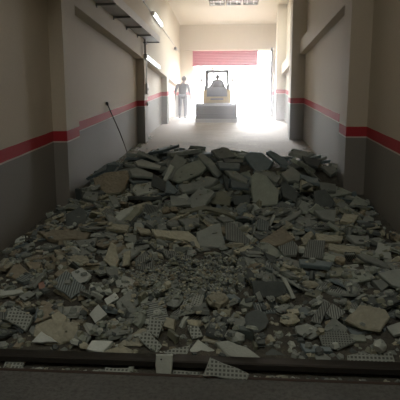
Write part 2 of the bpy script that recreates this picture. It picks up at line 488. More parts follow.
# ------------------------------------------------------------------ people
def skin_mesh(name, verts, edges, mat, parent, sub=2, root=0):
    me = bpy.data.meshes.new(name)
    me.from_pydata([v[:3] for v in verts], edges, [])
    o = bpy.data.objects.new(name, me); COL.objects.link(o)
    md = o.modifiers.new('s', 'SKIN'); md.use_smooth_shade = True
    sv = me.skin_vertices[0].data
    for i, v in enumerate(verts):
        r = v[3]
        sv[i].radius = r if isinstance(r, tuple) else (r, r)
    sv[root].use_root = True
    ms = o.modifiers.new('b', 'SUBSURF'); ms.levels = ms.render_levels = sub
    bpy.context.view_layer.update()
    dgp = bpy.context.evaluated_depsgraph_get()
    new = bpy.data.meshes.new_from_object(o.evaluated_get(dgp))
    o.modifiers.clear(); o.data = new
    new.materials.clear(); new.materials.append(mat)
    for p in new.polygons: p.use_smooth = True
    if parent: o.parent = parent
    return o


def head_mesh(c, r, yaw, pitch=0):
    """head with brow, nose, chin and ears; faces -Y before the yaw"""
    V, F = [], []
    nu, nv = 20, 14
    R = Matrix.Rotation(yaw, 3, 'Z') @ Matrix.Rotation(pitch, 3, 'X')
    for j in range(nv + 1):
        ph = math.pi * j / nv
        for i in range(nu):
            th = 2 * math.pi * i / nu
            x, y, z = math.sin(ph) * math.cos(th), math.sin(ph) * math.sin(th), math.cos(ph)
            sx, sy, sz = .78, .95, 1.12
            if z < 0:
                sx *= 1 + .28 * z; sy *= 1 + .12 * z
            px, py, pz = x * sx, y * sy, z * sz
            front = max(0, -y)
            if front > .85 and abs(x) < .25 and -.35 < z < .08: py -= .2 * (1 - abs(x) / .25) * (1 - abs(z + .2) / .3 if abs(z + .2) < .3 else 0)
            if front > .6 and .05 < z < .28 and .15 < abs(x) < .55: py += .06
            if front > .7 and -.62 < z < -.48 and abs(x) < .35: py += .04
            if abs(x) > .9 and abs(z) < .25 and abs(y) < .35: px += .12 * (1 if x > 0 else -1)
            V.append(R @ Vector((px * r, py * r, pz * r)) + Vector(c))
    for j in range(nv):
        for i in range(nu):
            k = (i + 1) % nu
            F.append([j * nu + i, (j + 1) * nu + i, (j + 1) * nu + k, j * nu + k])
    return V, F


def hand(verts, edges, wrist, direction, palm_n, curl=.5, side=1):
    """palm and five fingers as skin chains growing from the wrist vertex"""
    d = Vector(direction).normalized(); n = Vector(palm_n); n = (n - d * n.dot(d)).normalized(); s = d.cross(n) * side
    W = Vector(verts[wrist][:3])
    verts.append((*(W + d * .05), (.028, .018))); pm = len(verts) - 1; edges.append((wrist, pm))
    for q, (off, L) in enumerate(((-.03, .068), (-.01, .08), (.011, .075), (.03, .06))):
        b = W + d * .09 + s * off
        verts.append((*b, .0095)); a = len(verts) - 1; edges.append((pm, a))
        m1 = b + (d * math.cos(curl) + n * math.sin(curl)) * L * .5
        verts.append((*m1, .0085)); e1 = len(verts) - 1; edges.append((a, e1))
        m2 = m1 + (d * math.cos(curl * 2) + n * math.sin(curl * 2)) * L * .5
        verts.append((*m2, .0065)); edges.append((e1, len(verts) - 1))
    b = W + d * .035 - s * .038 + n * .01
    verts.append((*b, .011)); a = len(verts) - 1; edges.append((pm, a))
    verts.append((*(b + d * .04 - s * .015 + n * .015), .009)); edges.append((a, len(verts) - 1))


def person(root, J, shirt, trousers, head_yaw, hair=True, head_pitch=0.):
    """J: joints in root space. One continuous body; clothes, shoes and hair are its parts"""
    v, e = [], []
    def a(p, r, fr=None):
        v.append((*p, r)); k = len(v) - 1
        if fr is not None: e.append((fr, k))
        return k
    P = {k: Vector(x) for k, x in J.items() if k != 'grip'}
    pel = a(P['pelvis'], (.12, .09)); ch = a(P['chest'], (.15, .10), pel); nb = a(P['neck'], .055, ch); nt = a(P['neck'] + (P['head'] - P['neck']) * .6, .05, nb)
    for s in ('l', 'r'):
        sh = a(P['sho_' + s], .05, ch); el = a(P['elb_' + s], .036, sh)
        fm = a(P['elb_' + s].lerp(P['wri_' + s], .35), .036, el); wr = a(P['wri_' + s], .022, fm)
        hand(v, e, wr, P['wri_' + s] - P['elb_' + s], J['palm_' + s] if 'palm_' + s in J else (1 if s == 'l' else -1, 0, 0), .45 if 'grip' not in J else 1.1, 1 if s == 'l' else -1)
        hp = a(P['hip_' + s], .085, pel); kn = a(P['kne_' + s], .055, hp); cf = a(P['kne_' + s].lerp(P['ank_' + s], .3), .055, kn); an = a(P['ank_' + s], .034, cf)
        a(P['toe_' + s], .03, an)
    o = skin_mesh('body', v, e, M['skin'], root)
    hv, hf = head_mesh(P['head'], .105, head_yaw, head_pitch)
    hm = bpy.data.meshes.new('h'); hm.from_pydata(hv, [], hf)
    import bmesh
    bm = bmesh.new(); bm.from_mesh(o.data); bm.from_mesh(hm)
    bmesh.ops.recalc_face_normals(bm, faces=bm.faces)
    for f in bm.faces: f.smooth = True
    bm.to_mesh(o.data); bm.free()
    # shirt
    v, e = [], []
    w = a(P['pelvis'] + Vector((0, 0, .0)), (.172, .132)); m1 = a(P['pelvis'].lerp(P['chest'], .5), (.16, .12), w); c = a(P['chest'], (.175, .125), m1); n1 = a(P['neck'] - Vector((0, 0, .03)), .08, c)
    for s in ('l', 'r'):
        sh = a(P['sho_' + s], .075, c); k2 = a(P['sho_' + s].lerp(P['elb_' + s], .5), .062, sh); k3 = a(P['elb_' + s], .052, k2); a(P['elb_' + s].lerp(P['wri_' + s], .25 if hair else .8), .048, k3)
    skin_mesh('shirt', v, e, shirt, root)
    v, e = [], []
    w = a(P['pelvis'] - Vector((0, 0, .0)), (.15, .115))
    for s in ('l', 'r'):
        hp = a(P['hip_' + s], .10, w); k1 = a(P['hip_' + s].lerp(P['kne_' + s], .5), .09, hp); kn = a(P['kne_' + s], .072, k1); cf = a(P['kne_' + s].lerp(P['ank_' + s], .4), .066, kn); a(P['ank_' + s] - Vector((0, 0, .03)), .06, cf)
    skin_mesh('trousers', v, e, trousers, root)
    for s in ('l', 'r'):
        v, e = [], []
        d = (P['toe_' + s] - P['ank_' + s]); d.z = 0 if abs(d.z) < .15 else d.z
        h = P['toe_' + s] - d * 1.35
        k1 = a(h + Vector((0, 0, .0)), (.048, .048)); k2 = a(P['toe_' + s].lerp(h, .45), (.05, .038), k1); a(P['toe_' + s], (.045, .028), k2)
        skin_mesh('shoe', v, e, M['shoe'], root)
    hv, hf = head_mesh(P['head'] + Vector((0, 0, .012)), .112, head_yaw, head_pitch)
    R = Matrix.Rotation(head_yaw, 3, 'Z')
    keep = set()
    for i, p in enumerate(hv):
        l = R.inverted() @ (Vector(p) - P['head'])
        if l.z > .045 + (-l.y if l.y < 0 else 0) * .35 or (l.y > .0 and l.z > -.05): keep.add(i)
    MB().add(hv, [f for f in hf if all(i in keep for i in f)]).build('hair' if hair else 'cap', M['hair'] if hair else M['overall'], root, True)
    return o


mx, my = -2.05, 19.25
mz = ramp(my)
man = thing('person', 'man in dark shirt and jeans walking up beside the wall next to the loader', 'person', (mx, my, mz), (0, 0, 0))
man.scale = (1.04, 1.04, 1.0)
# he walks away up the ramp (+y), seen from behind
person(man, dict(
    pelvis=(.0, .0, .93), chest=(.0, .03, 1.25), neck=(.02, .06, 1.45), head=(.045, .09, 1.595),
    sho_l=(-.19, .04, 1.38), elb_l=(-.285, -.02, 1.12), wri_l=(-.30, .04, .88), palm_l=(1, 0, 0),
    sho_r=(.19, .04, 1.38), elb_r=(.265, .0, 1.11), wri_r=(.30, .12, .87), palm_r=(-1, 0, 0),
    hip_l=(-.09, 0, .9), kne_l=(-.11, .02, .5), ank_l=(-.10, -.20, .14), toe_l=(-.11, -.07, .05),
    hip_r=(.09, 0, .9), kne_r=(.09, .10, .5), ank_r=(.08, .16, .115), toe_r=(.09, .30, .065)),
    M['shirt'], M['jeans'], math.pi - .35)
RD = Matrix.Rotation(tilt, 4, 'X')
dp = Vector((-.62, 17.95, ramp(17.95))) + (RD @ Vector((0, 1.42, .99)))
drv = thing('person', 'driver in dark work clothes and cap sitting in the cab of the loader', 'person', dp, (tilt, 0, 0))
drv.scale = (1.0, 1.0, .93)
person(drv, dict(
    pelvis=(0, .02, .10), chest=(0, .0, .38), neck=(0, -.02, .56), head=(0, -.04, .69), grip=1,
    sho_l=(.19, -.01, .48), elb_l=(.29, -.14, .25), wri_l=(.29, -.34, .19), palm_l=(0, 0, -1),
    sho_r=(-.19, -.01, .48), elb_r=(-.29, -.14, .25), wri_r=(-.29, -.34, .19), palm_r=(0, 0, -1),
    hip_l=(.09, 0, .08), kne_l=(.14, -.36, .10), ank_l=(.15, -.40, -.14), toe_l=(.15, -.46, -.17),
    hip_r=(-.09, 0, .08), kne_r=(-.14, -.36, .10), ank_r=(-.15, -.40, -.14), toe_r=(-.15, -.46, -.17)),
    M['overall'], M['overall'], 0., hair=False)


def _clip(poly, a, b, c):
    out = []
    n = len(poly)
    for i in range(n):
        p, q = poly[i], poly[(i + 1) % n]
        dp = a * p[0] + b * p[1] - c
        dq = a * q[0] + b * q[1] - c
        if dp <= 0: out.append(p)
        if (dp < 0 < dq) or (dq < 0 < dp):
            t = dp / (dp - dq)
            out.append((p[0] + (q[0] - p[0]) * t, p[1] + (q[1] - p[1]) * t))
    return out
def outline(r, sx, sy, cuts):
    poly = [(-sx / 2, -sy / 2), (sx / 2, -sy / 2), (sx / 2, sy / 2), (-sx / 2, sy / 2)]
    for k in range(cuts):
        an = r.uniform(0, 2 * math.pi)
        a, b = math.cos(an), math.sin(an)
        ext = max(a * p[0] + b * p[1] for p in poly)
        new = _clip(poly, a, b, ext * r.uniform(0.35, 0.85))
        if len(new) >= 3: poly = new
    out = []
    n = len(poly)
    for i in range(n):
        p, q = poly[i], poly[(i + 1) % n]
        L = math.hypot(q[0] - p[0], q[1] - p[1])
        if L < 0.012: continue
        out.append(p)
        m = 2 if L > 0.16 else 1 if L > 0.06 else 0
        for k in range(m):
            t = (k + 1) / (m + 1) + r.uniform(-.1, .1)
            j = r.uniform(-.035, .03) * L
            out.append((p[0] + (q[0] - p[0]) * t - (q[1] - p[1]) / L * j, p[1] + (q[1] - p[1]) * t + (q[0] - p[0]) / L * j))
    return out if len(out) >= 3 else poly
def prism(r, poly, th, rough=1.0):
    """slab: chamfered top ring, belly ring, bottom ring"""
    n = len(poly)
    cx = sum(p[0] for p in poly) / n
    cy = sum(p[1] for p in poly) / n
    size = max(math.hypot(p[0] - cx, p[1] - cy) for p in poly)
    ch = min(th * .22, size * .05)
    rings = []
    for k, (z, s) in enumerate([(th / 2, -ch), (th / 2 - ch, 0), (-th / 2 + ch * .5, r.uniform(-.012, .004) * rough * 2), (-th / 2, -ch * 1.2)]):
        ring = []
        for p in poly:
            d = math.hypot(p[0] - cx, p[1] - cy) or 1e-6
            f = 1 + (s + r.uniform(-1, 1) * ch * .35 * rough) / d
            ring.append((cx + (p[0] - cx) * f, cy + (p[1] - cy) * f, z + r.uniform(-1, 1) * ch * .3 * rough))
        rings.append(ring)
    V = [v for ring in rings for v in ring]
    F = [list(range(n)), list(range(4 * n - 1, 3 * n - 1, -1))]
    for k in range(3):
        for i in range(n):
            j = (i + 1) % n
            F.append([k * n + i, (k + 1) * n + i, (k + 1) * n + j, k * n + j])
    return V, F
def lump(r, sx, sy, sz):
    """broken lump of mortar: faceted irregular boulder"""
    V, F = [], []
    n = 8
    rings = [(-.5, .45), (-.28, .85), (.08, 1.0), (.36, .8), (.5, .38)]
    for z, s in rings:
        for i in range(n):
            an = 2 * math.pi * (i + r.uniform(-.22, .22)) / n
            f = s * r.uniform(.82, 1.12)
            V.append((math.cos(an) * sx / 2 * f, math.sin(an) * sy / 2 * f, (z + r.uniform(-.05, .05)) * sz))
    m = len(rings)
    F.append(list(range(n - 1, -1, -1)))
    F.append(list(range((m - 1) * n, m * n)))
    for k in range(m - 1):
        for i in range(n):
            j = (i + 1) % n
            F.append([k * n + i, k * n + j, (k + 1) * n + j, (k + 1) * n + i])
    return V, F
def bulk_spec(i):
    """kind, size and spawn place of heap piece i"""
    r = random.Random(1000 + i)
    if i < 330:
        y = r.gauss(8.15, .55); x = r.uniform(-2.3, 1.75)
        u = r.random()
        if u < .45: s = (r.uniform(.28, .6), r.uniform(.18, .38), r.uniform(.04, .07))
        elif u < .8: s = (r.uniform(.16, .3), r.uniform(.12, .22), r.uniform(.035, .06))
        else: s = (r.uniform(.08, .16), r.uniform(.07, .13), r.uniform(.03, .06))
    else:
        y = 3.45 + (7.6 - 3.45) * r.random() ** .95; x = r.uniform(-2.5, 1.9)
        u = r.random()
        g = -1.1 < x < .15 and 4.0 < y < 5.0
        if g: u = .72 + .28 * u
        if u < .2: s = (r.uniform(.18, .32), r.uniform(.12, .22), r.uniform(.025, .04))
        elif u < .55: s = (r.uniform(.11, .2), r.uniform(.08, .14), r.uniform(.022, .045))
        else: s = (r.uniform(.055, .12), r.uniform(.04, .08), r.uniform(.02, .045))
    style = 'lump' if (r.random() < .16 and s[0] < .25) else 'slab'
    if style == 'lump': s = (s[0], s[1], s[1] * r.uniform(.45, .75))
    return r, x, y, s, style
def bulk_mesh(i):
    r, x, y, s, style = bulk_spec(i)
    if style == 'lump': return lump(r, *s)
    return prism(r, outline(r, s[0], s[1], r.choice([0, 1, 1, 2, 2, 3])), s[2])

KEYS = [
(0, (-1.416, 7.604, 1.069), (0.9936, 0.1044, 0.0434, 0.0046), [(-0.129, -0.126), (0.244, -0.18), (0.236, -0.012), (-0.13, 0.235), (-0.221, 0.082)], 'pale', 0.04, 'thin pale slab on top of the heap crest, just in front of the leaning pole'),
(1, (0.02, 7.956, 1.109), (0.9925, 0.1219, 0, 0), [(-0.14, -0.1), (0.166, -0.095), (0.169, 0.072), (-0.196, 0.123)], 'dark', 0.035, 'thin dark plate lying flat on the middle of the heap crest'),
(2, (0.8, 8.049, 1.141), (0.9514, 0.3, 0.0665, 0.021), [(0.06, -0.202), (0.2, -0.178), (0.096, 0.048), (-0.141, 0.201), (-0.215, 0.131)], 'slate', 0.05, 'dark narrow slab on the crest beside the large blue-grey block'),
(3, (1.326, 7.79, 1.105), (0.981, 0.1907, 0.0343, 0.0067), [(-0.11, -0.085), (0.069, -0.204), (0.178, 0.072), (-0.138, 0.218)], 'dark', 0.05, 'dark slab on the crest by the second pilaster on the wall with the ledge beams'),
(4, (1.639, 7.761, 0.972), (0.9763, 0.2164, 0, 0), [(-0.03, -0.18), (0.089, -0.05), (0.086, 0.116), (-0.146, 0.114)], 'grey', 0.05, 'small grey slab at the end of the crest tucked against the near pilaster'),
(5, (0.433, 7.87, 1.098), (0.9113, 0.4057, -0.0637, -0.0284), [(-0.125, -0.075), (-0.027, -0.231), (0.155, -0.207), (0.261, -0.029), (0.083, 0.184), (-0.121, 0.228), (-0.226, 0.129)], 'slate', 0.08, 'large blue-grey block crowning the heap crest, tallest piece right of the loader'),
(6, (-0.045, 7.328, 1.064), (0.9757, 0.2163, 0.0341, 0.0076), [(-0.144, -0.1), (0.17, -0.089), (0.172, 0.103), (-0.198, 0.086)], 'slate', 0.05, 'blue-grey slab lying flat under the thin dark plate on the crest'),
(7, (-0.381, 7.526, 1.088), (0.9221, 0.354, 0.146, 0.0561), [(-0.103, -0.003), (0.159, -0.256), (0.241, -0.167), (0.028, 0.105), (-0.13, 0.194), (-0.195, 0.128)], 'grey', 0.05, 'long narrow slab slanting down from the crest directly below the loader'),
(8, (-0.696, 7.347, 0.958), (0.9419, 0.3243, -0.0824, -0.0284), [(-0.147, -0.215), (-0.019, -0.191), (0.248, -0.031), (0.292, 0.054), (0.182, 0.266), (-0.082, 0.193), (-0.206, 0.072), (-0.268, -0.149)], 'sage', 0.07, 'large light grey-green slab tilted on the crest below the loader bucket'),
(9, (-0.979, 7.075, 0.983), (0.8794, 0.4578, -0.1158, -0.0603), [(-0.08, -0.105), (-0.026, -0.147), (0.088, 0.103), (0.018, 0.149)], 'pale', 0.04, 'narrow pale slab standing on edge beside the large grey-green slab'),
(10, (-1.437, 7.163, 0.962), (0.9863, 0.1562, 0.0517, 0.0082), [(-0.113, -0.132), (0.23, -0.122), (0.191, 0.023), (-0.112, 0.188), (-0.196, 0.043)], 'grey', 0.045, 'flat grey slab stacked below the thin pale slab near the leaning pole'),
(11, (-1.102, 6.845, 0.841), (0.8627, 0.4981, 0.0755, 0.0436), [(-0.112, -0.055), (0.103, -0.135), (0.108, 0.029), (-0.098, 0.16)], 'dark', 0.05, 'dark square slab standing upright at the end of the slab stack'),
(12, (-0.864, 6.487, 0.797), (0.8862, 0.4613, 0.0387, 0.0201), [(-0.084, -0.065), (0.058, -0.073), (0.098, -0.023), (-0.072, 0.162)], 'slate', 0.05, 'blue-grey triangular slab wedged between two upright slabs'),
(13, (-0.484, 6.772, 0.829), (0.9636, 0.2582, -0.0674, -0.0181), [(-0.239, -0.162), (0.027, -0.134), (0.215, -0.021), (0.286, 0.091), (0.162, 0.164), (-0.135, 0.04), (-0.317, 0.021)], 'grey', 0.07, 'thick grey slab directly under the large grey-green slab'),
(14, (-0.089, 7.002, 0.839), (0.8529, 0.4924, 0.1504, 0.0868), [(-0.006, -0.105), (0.042, -0.13), (0.023, 0.099), (-0.059, 0.136)], 'dark', 0.05, 'narrow dark slab standing edge-on in the middle of the heap face'),
(15, (0.075, 6.974, 0.94), (0.9824, 0.1732, 0.0687, 0.0121), [(-0.108, -0.015), (0.146, -0.208), (0.165, -0.07), (-0.016, 0.155), (-0.187, 0.138)], 'grey', 0.05, 'grey slab sloping toward the large rounded slab'),
(16, (0.931, 7.173, 0.934), (0.9537, 0.3007, 0, 0), [(-0.078, -0.142), (0.087, -0.14), (0.149, 0.023), (0.013, 0.215), (-0.171, 0.044)], 'grey', 0.06, 'mid-grey slab with a pointed top on the heap face'),
(17, (0.622, 6.769, 0.943), (0.9537, 0.3007, 0, 0), [(0.028, -0.126), (0.096, 0.028), (-0.016, 0.095), (-0.108, 0.004)], 'grey', 0.05, 'small square grey piece leaning on the rounded standing slab'),
(18, (1.175, 7.001, 0.89), (0.9807, 0.1906, 0.0428, 0.0083), [(-0.118, -0.078), (0.127, -0.127), (0.127, 0.061), (-0.136, 0.144)], 'slate', 0.05, 'blue-grey flat slab in the heap toward the near pilaster'),
(19, (0.123, 6.81, 0.835), (0.9871, 0.1563, 0.0345, 0.0055), [(-0.121, -0.136), (0.127, -0.128), (0.148, 0.085), (-0.153, 0.179)], 'slate', 0.05, 'blue-grey flat slab below the middle of the crest'),
(20, (1.428, 6.965, 0.788), (0.97, 0.2418, 0.0254, 0.0063), [(-0.096, -0.1), (0.108, -0.107), (0.14, 0.077), (-0.152, 0.13)], 'grey', 0.05, 'grey slab lying above the dark upright slab near the pilaster'),
(21, (0.81, 6.614, 0.758), (0.8725, 0.4836, 0.061, 0.0338), [(-0.086, -0.073), (0.097, -0.168), (0.149, 0.007), (-0.049, 0.167), (-0.111, 0.067)], 'dark', 0.06, 'dark pointed slab leaning beside the large rounded slab'),
(22, (-1.92, 7.274, 0.769), (0.9313, 0.3575, -0.0651, -0.025), [(-0.225, -0.244), (0.085, -0.296), (0.172, -0.224), (0.273, 0.082), (0.21, 0.265), (-0.154, 0.264), (-0.36, 0.154)], 'brown', 0.07, 'large brownish slab at the end of the heap near the wall with the leaning pole'),
(23, (0.14, 6.497, 0.655), (0.8572, 0.515, 0, 0), [(-0.105, -0.08), (0.12, -0.062), (0.12, 0.088), (-0.135, 0.055)], 'dark', 0.06, 'dark upright block in the hollow of the heap face'),
(24, (0.461, 6.65, 0.81), (0.8734, 0.4841, 0.0458, 0.0254), [(-0.149, -0.297), (0.193, -0.262), (0.229, -0.042), (0.045, 0.187), (-0.13, 0.241), (-0.189, 0.173)], 'sage', 0.07, 'large rounded grey-green slab standing in the middle of the heap face'),
(25, (-0.144, 6.451, 0.686), (0.8746, 0.4848, 0, 0), [(-0.144, -0.082), (0.123, -0.124), (0.135, 0.013), (0.007, 0.12), (-0.12, 0.072)], 'olive', 0.06, 'olive grey five-sided slab standing in front of the dark hollow'),
(26, (1.313, 6.612, 0.655), (0.866, 0.5, 0, 0), [(-0.146, -0.118), (0.104, -0.13), (0.152, -0.039), (0.024, 0.16), (-0.133, 0.127)], 'dark', 0.06, 'dark slab with a slanted corner standing near the near pilaster'),
(27, (-0.736, 6.33, 0.647), (0.9757, 0.2163, 0.0341, 0.0076), [(-0.109, -0.144), (0.173, -0.061), (0.077, 0.077), (-0.141, 0.127)], 'grey', 0.05, 'flat grey slab at the foot of the dark hollow below the loader'),
(28, (-1.661, 6.375, 0.629), (0.9239, 0.3827, 0, 0), [(0.012, -0.118), (0.107, -0.082), (-0.01, 0.11), (-0.109, 0.091)], 'grey', 0.05, 'grey block propping the large brownish slab'),
(29, (-0.326, 6.07, 0.553), (0.9816, 0.1908, 0, 0), [(-0.334, -0.051), (-0.019, 0.057), (0.385, -0.131), (0.412, -0.033), (-0.052, 0.16), (-0.393, -0.002)], 'olive', 0.04, 'long arched olive slab at the foot of the heap face'),
(30, (-2.05, 5.897, 0.483), (0.9455, 0.3256, 0, 0), [(-0.102, -0.184), (0.163, -0.179), (0.113, 0.099), (-0.008, 0.206), (-0.165, 0.058)], 'dark', 0.04, 'dark slate plate by the wall with the leaning pole'),
(31, (-1.416, 5.914, 0.546), (0.9485, 0.2991, -0.0997, -0.0314), [(-0.027, -0.142), (0.135, 0.048), (0.096, 0.112), (-0.053, 0.065), (-0.151, -0.083)], 'pale', 0.045, 'pale slanting slab below the large brownish slab'),
(32, (-1.283, 5.841, 0.546), (0.9345, 0.3401, -0.0982, -0.0358), [(-0.003, -0.113), (0.107, 0.071), (0.013, 0.138), (-0.117, -0.096)], 'olive', 0.045, 'olive slanting slab beside the pale slanting slab'),
(33, (-0.51, 5.629, 0.502), (0.9848, 0.1736, 0, 0), [(-0.061, -0.091), (0.111, -0.063), (0.112, 0.105), (-0.163, 0.049)], 'grey', 0.045, 'flat grey slab just below the long arched slab'),
(34, (-1.369, 5.404, 0.468), (0.9848, 0.1736, 0, 0), [(0.126, -0.098), (0.122, 0.037), (-0.098, 0.077), (-0.15, -0.016)], 'beige', 0.05, 'flat beige slab on the wall side of the middle rubble'),
(35, (-1.057, 5.42, 0.427), (0.9848, 0.1736, 0, 0), [(-0.04, -0.063), (0.093, -0.059), (0.066, 0.029), (-0.119, 0.093)], 'beige', 0.04, 'small beige triangular slab in the middle rubble'),
(36, (0.376, 5.587, 0.489), (0.9442, 0.3251, 0.0495, 0.017), [(-0.055, -0.092), (0.067, -0.095), (0.099, 0.052), (-0.024, 0.104), (-0.088, 0.032)], 'ribslate', 0.035, 'blue-grey ribbed tile piece in front of the rounded standing slab'),
(37, (0.522, 5.87, 0.498), (0.9063, 0.4226, 0, 0), [(-0.016, -0.088), (0.054, 0.074), (0.016, 0.088), (-0.054, -0.074)], 'pale', 0.02, 'pale narrow tile edge sticking up beside the blue-grey ribbed piece'),
(38, (0.76, 5.885, 0.53), (0.9666, 0.241, -0.0846, -0.0211), [(-0.052, -0.096), (0.139, 0.05), (0.161, 0.129), (-0.096, -0.007), (-0.152, -0.077)], 'grey', 0.04, 'long narrow grey slab slanting in front of the dark pointed slab'),
(39, (1.201, 5.824, 0.572), (0.9537, 0.3007, 0, 0), [(-0.066, -0.059), (0.084, -0.125), (0.131, 0.104), (-0.149, 0.081)], 'grey', 0.05, 'wide grey slab at the foot of the heap by the near pilaster'),
(40, (1.496, 5.884, 0.52), (0.9659, 0.2588, 0, 0), [(-0.127, -0.066), (0.043, -0.081), (0.133, 0.056), (-0.049, 0.091)], 'beige', 0.06, 'beige slab below the near pilaster on the wall with the ledge beams'),
(41, (-0.217, 5.184, 0.403), (0.9327, 0.358, -0.0407, -0.0156), [(-0.159, -0.104), (0.117, -0.141), (0.15, -0.074), (0.086, 0.225), (-0.194, 0.093)], 'grey', 0.05, 'broad plain grey slab in the centre of the rubble'),
(42, (0.066, 5.291, 0.436), (0.9432, 0.3248, 0.066, 0.0227), [(-0.13, -0.094), (0.138, -0.146), (0.174, -0.083), (-0.037, 0.161), (-0.146, 0.162)], 'ribgrey', 0.035, 'ribbed grey tile leaning on the broad plain grey slab'),
(43, (0.534, 5.199, 0.414), (0.9697, 0.2418, -0.0339, -0.0084), [(-0.041, -0.139), (0.193, -0.017), (0.064, 0.202), (-0.216, -0.046)], 'brown', 0.045, 'brownish triangular slab in the centre of the rubble'),
(44, (0.892, 5.318, 0.395), (0.9577, 0.2566, -0.1261, -0.0338), [(-0.054, -0.137), (0.081, 0.029), (0.056, 0.105), (-0.084, 0.003)], 'beige', 0.06, 'small beige block leaning against the square ribbed tile'),
(45, (0.888, 4.832, 0.398), (0.9058, 0.4224, 0.0316, 0.0147), [(0.074, -0.115), (0.127, 0.109), (-0.055, 0.111), (-0.145, -0.104)], 'ribgrey', 0.035, 'square ribbed tile standing tilted above a long ledge slab'),
(46, (1.123, 5.259, 0.408), (0.9813, 0.1907, 0.0257, 0.005), [(-0.149, -0.065), (0.134, -0.055), (0.166, 0.046), (-0.151, 0.074)], 'beige', 0.05, 'long beige slab behind the square ribbed tile'),
(47, (1.466, 5.247, 0.397), (0.9742, 0.2249, 0.017, 0.0039), [(-0.071, -0.072), (0.094, -0.078), (0.121, 0.084), (-0.145, 0.066)], 'grey', 0.05, 'flat grey slab near the wall with the ledge beams'),
(48, (1.235, 4.954, 0.355), (0.9845, 0.1736, 0.0258, 0.0045), [(-0.182, -0.039), (0.017, -0.055), (0.154, -0.059), (0.17, 0.055), (-0.158, 0.098)], 'beige', 0.05, 'beige slab beside the square ribbed tile toward the wall'),
(49, (1.436, 4.632, 0.333), (0.9744, 0.2071, 0.0853, 0.0181), [(-0.09, -0.019), (0.144, -0.102), (0.185, -0.032), (-0.084, 0.093), (-0.155, 0.06)], 'grey', 0.04, 'long narrow grey slab pointing at the wall with the ledge beams'),
(50, (0.831, 4.465, 0.336), (0.9815, 0.1908, 0.0171, 0.0033), [(-0.154, -0.028), (0.133, -0.052), (0.176, 0.029), (-0.155, 0.051)], 'slate', 0.05, 'blue-grey ledge slab under the square ribbed tile'),
(51, (0.624, 4.819, 0.397), (0.9442, 0.3251, -0.0495, -0.017), [(-0.066, -0.084), (0.057, -0.09), (0.088, 0.026), (0.043, 0.11), (-0.122, 0.038)], 'ribgrey', 0.035, 'ribbed tile piece just below the brownish triangular slab'),
(52, (-1.98, 5.231, 0.406), (0.9781, 0.2079, 0, 0), [(-0.142, -0.102), (0.274, -0.091), (0.309, 0.046), (-0.086, 0.097), (-0.355, 0.049)], 'brown', 0.05, 'long yellowish brown slab lying near the wall with the leaning pole'),
(53, (-0.625, 5.218, 0.402), (0.9738, 0.2248, 0.034, 0.0079), [(-0.251, -0.019), (0.102, -0.053), (0.274, -0.193), (0.265, -0.053), (0.123, 0.115), (-0.185, 0.1), (-0.328, 0.103)], 'beige', 0.05, 'long beige slab with a pointed end in the middle rubble'),
(54, (-1.222, 4.57, 0.355), (0.923, 0.3823, -0.0403, -0.0167), [(0.05, -0.163), (0.076, -0.06), (0.015, 0.12), (-0.046, 0.159), (-0.096, -0.056)], 'beige', 0.05, 'tall beige slab leaning behind the ribbed tile piece'),
(55, (-1.071, 4.529, 0.338), (0.9054, 0.4222, -0.0395, -0.0184), [(0.039, -0.076), (0.028, 0.092), (-0.033, 0.07), (-0.034, -0.086)], 'beige', 0.05, 'narrow beige piece standing behind the ribbed tile piece'),
(56, (-0.592, 4.756, 0.312), (0.9646, 0.2585, 0.0506, 0.0135), [(-0.101, -0.037), (0.117, -0.082), (0.175, -0.002), (-0.048, 0.074), (-0.143, 0.047)], 'ribgrey', 0.035, 'flat ribbed tile piece pointing at the fine gravel'),
(57, (-0.888, 4.549, 0.295), (0.9063, 0.4226, 0, 0), [(-0.079, -0.086), (0.097, -0.093), (0.096, 0.017), (-0.009, 0.128), (-0.104, 0.035)], 'ribgrey', 0.035, 'five-sided ribbed tile piece above the patch of fine gravel'),
(58, (-2.015, 4.442, 0.261), (0.9537, 0.3007, 0, 0), [(-0.027, -0.046), (0.077, -0.043), (0.059, 0.047), (-0.109, 0.042)], 'brown', 0.05, 'small brown block near the wall with the leaning pole'),
(59, (-2.111, 4.286, 0.241), (0.9524, 0.3003, -0.0499, -0.0157), [(0.056, -0.089), (0.122, -0.008), (-0.06, 0.141), (-0.119, -0.044)], 'brown', 0.05, 'brown triangular slab beside the wall with the leaning pole'),
(60, (-1.716, 3.918, 0.243), (0.9397, 0.342, 0, 0), [(-0.012, -0.039), (0.05, -0.027), (0.001, 0.044), (-0.039, 0.022)], 'brick', 0.05, 'small reddish broken brick piece'),
(61, (-0.998, 4.119, 0.214), (0.9613, 0.2756, 0, 0), [(-0.061, -0.059), (0.073, -0.067), (0.094, 0.029), (-0.012, 0.086), (-0.094, 0.011)], 'pale', 0.06, 'pale block resting beside the patch of fine gravel'),
(62, (-1.464, 3.899, 0.27), (0.9487, 0.3083, 0.0663, 0.0216), [(0.06, -0.139), (0.163, -0.011), (-0.059, 0.149), (-0.164, 0.002)], 'ribslate', 0.035, 'large ribbed tile carrying a pale stone'),
(63, (-1.436, 4.175, 0.253), (0.955, 0.292, 0.05, 0.0153), [(-0.031, -0.11), (0.068, -0.053), (0.099, 0.022), (-0.028, 0.106), (-0.108, 0.036)], 'white', 0.045, 'pale five-sided stone lying on the large ribbed tile'),
(64, (0.35, 3.968, 0.253), (0.819, 0.5735, 0.0143, 0.01), [(-0.144, -0.071), (0.183, -0.063), (0.131, 0.066), (-0.17, 0.068)], 'dark', 0.04, 'blackish slab standing on its long edge'),
(65, (0.51, 3.942, 0.275), (0.8639, 0.4988, 0.0604, 0.0349), [(0.024, -0.096), (0.06, -0.085), (-0.024, 0.087), (-0.059, 0.094)], 'pale', 0.03, 'thin pale slab edge beside the blackish standing slab'),
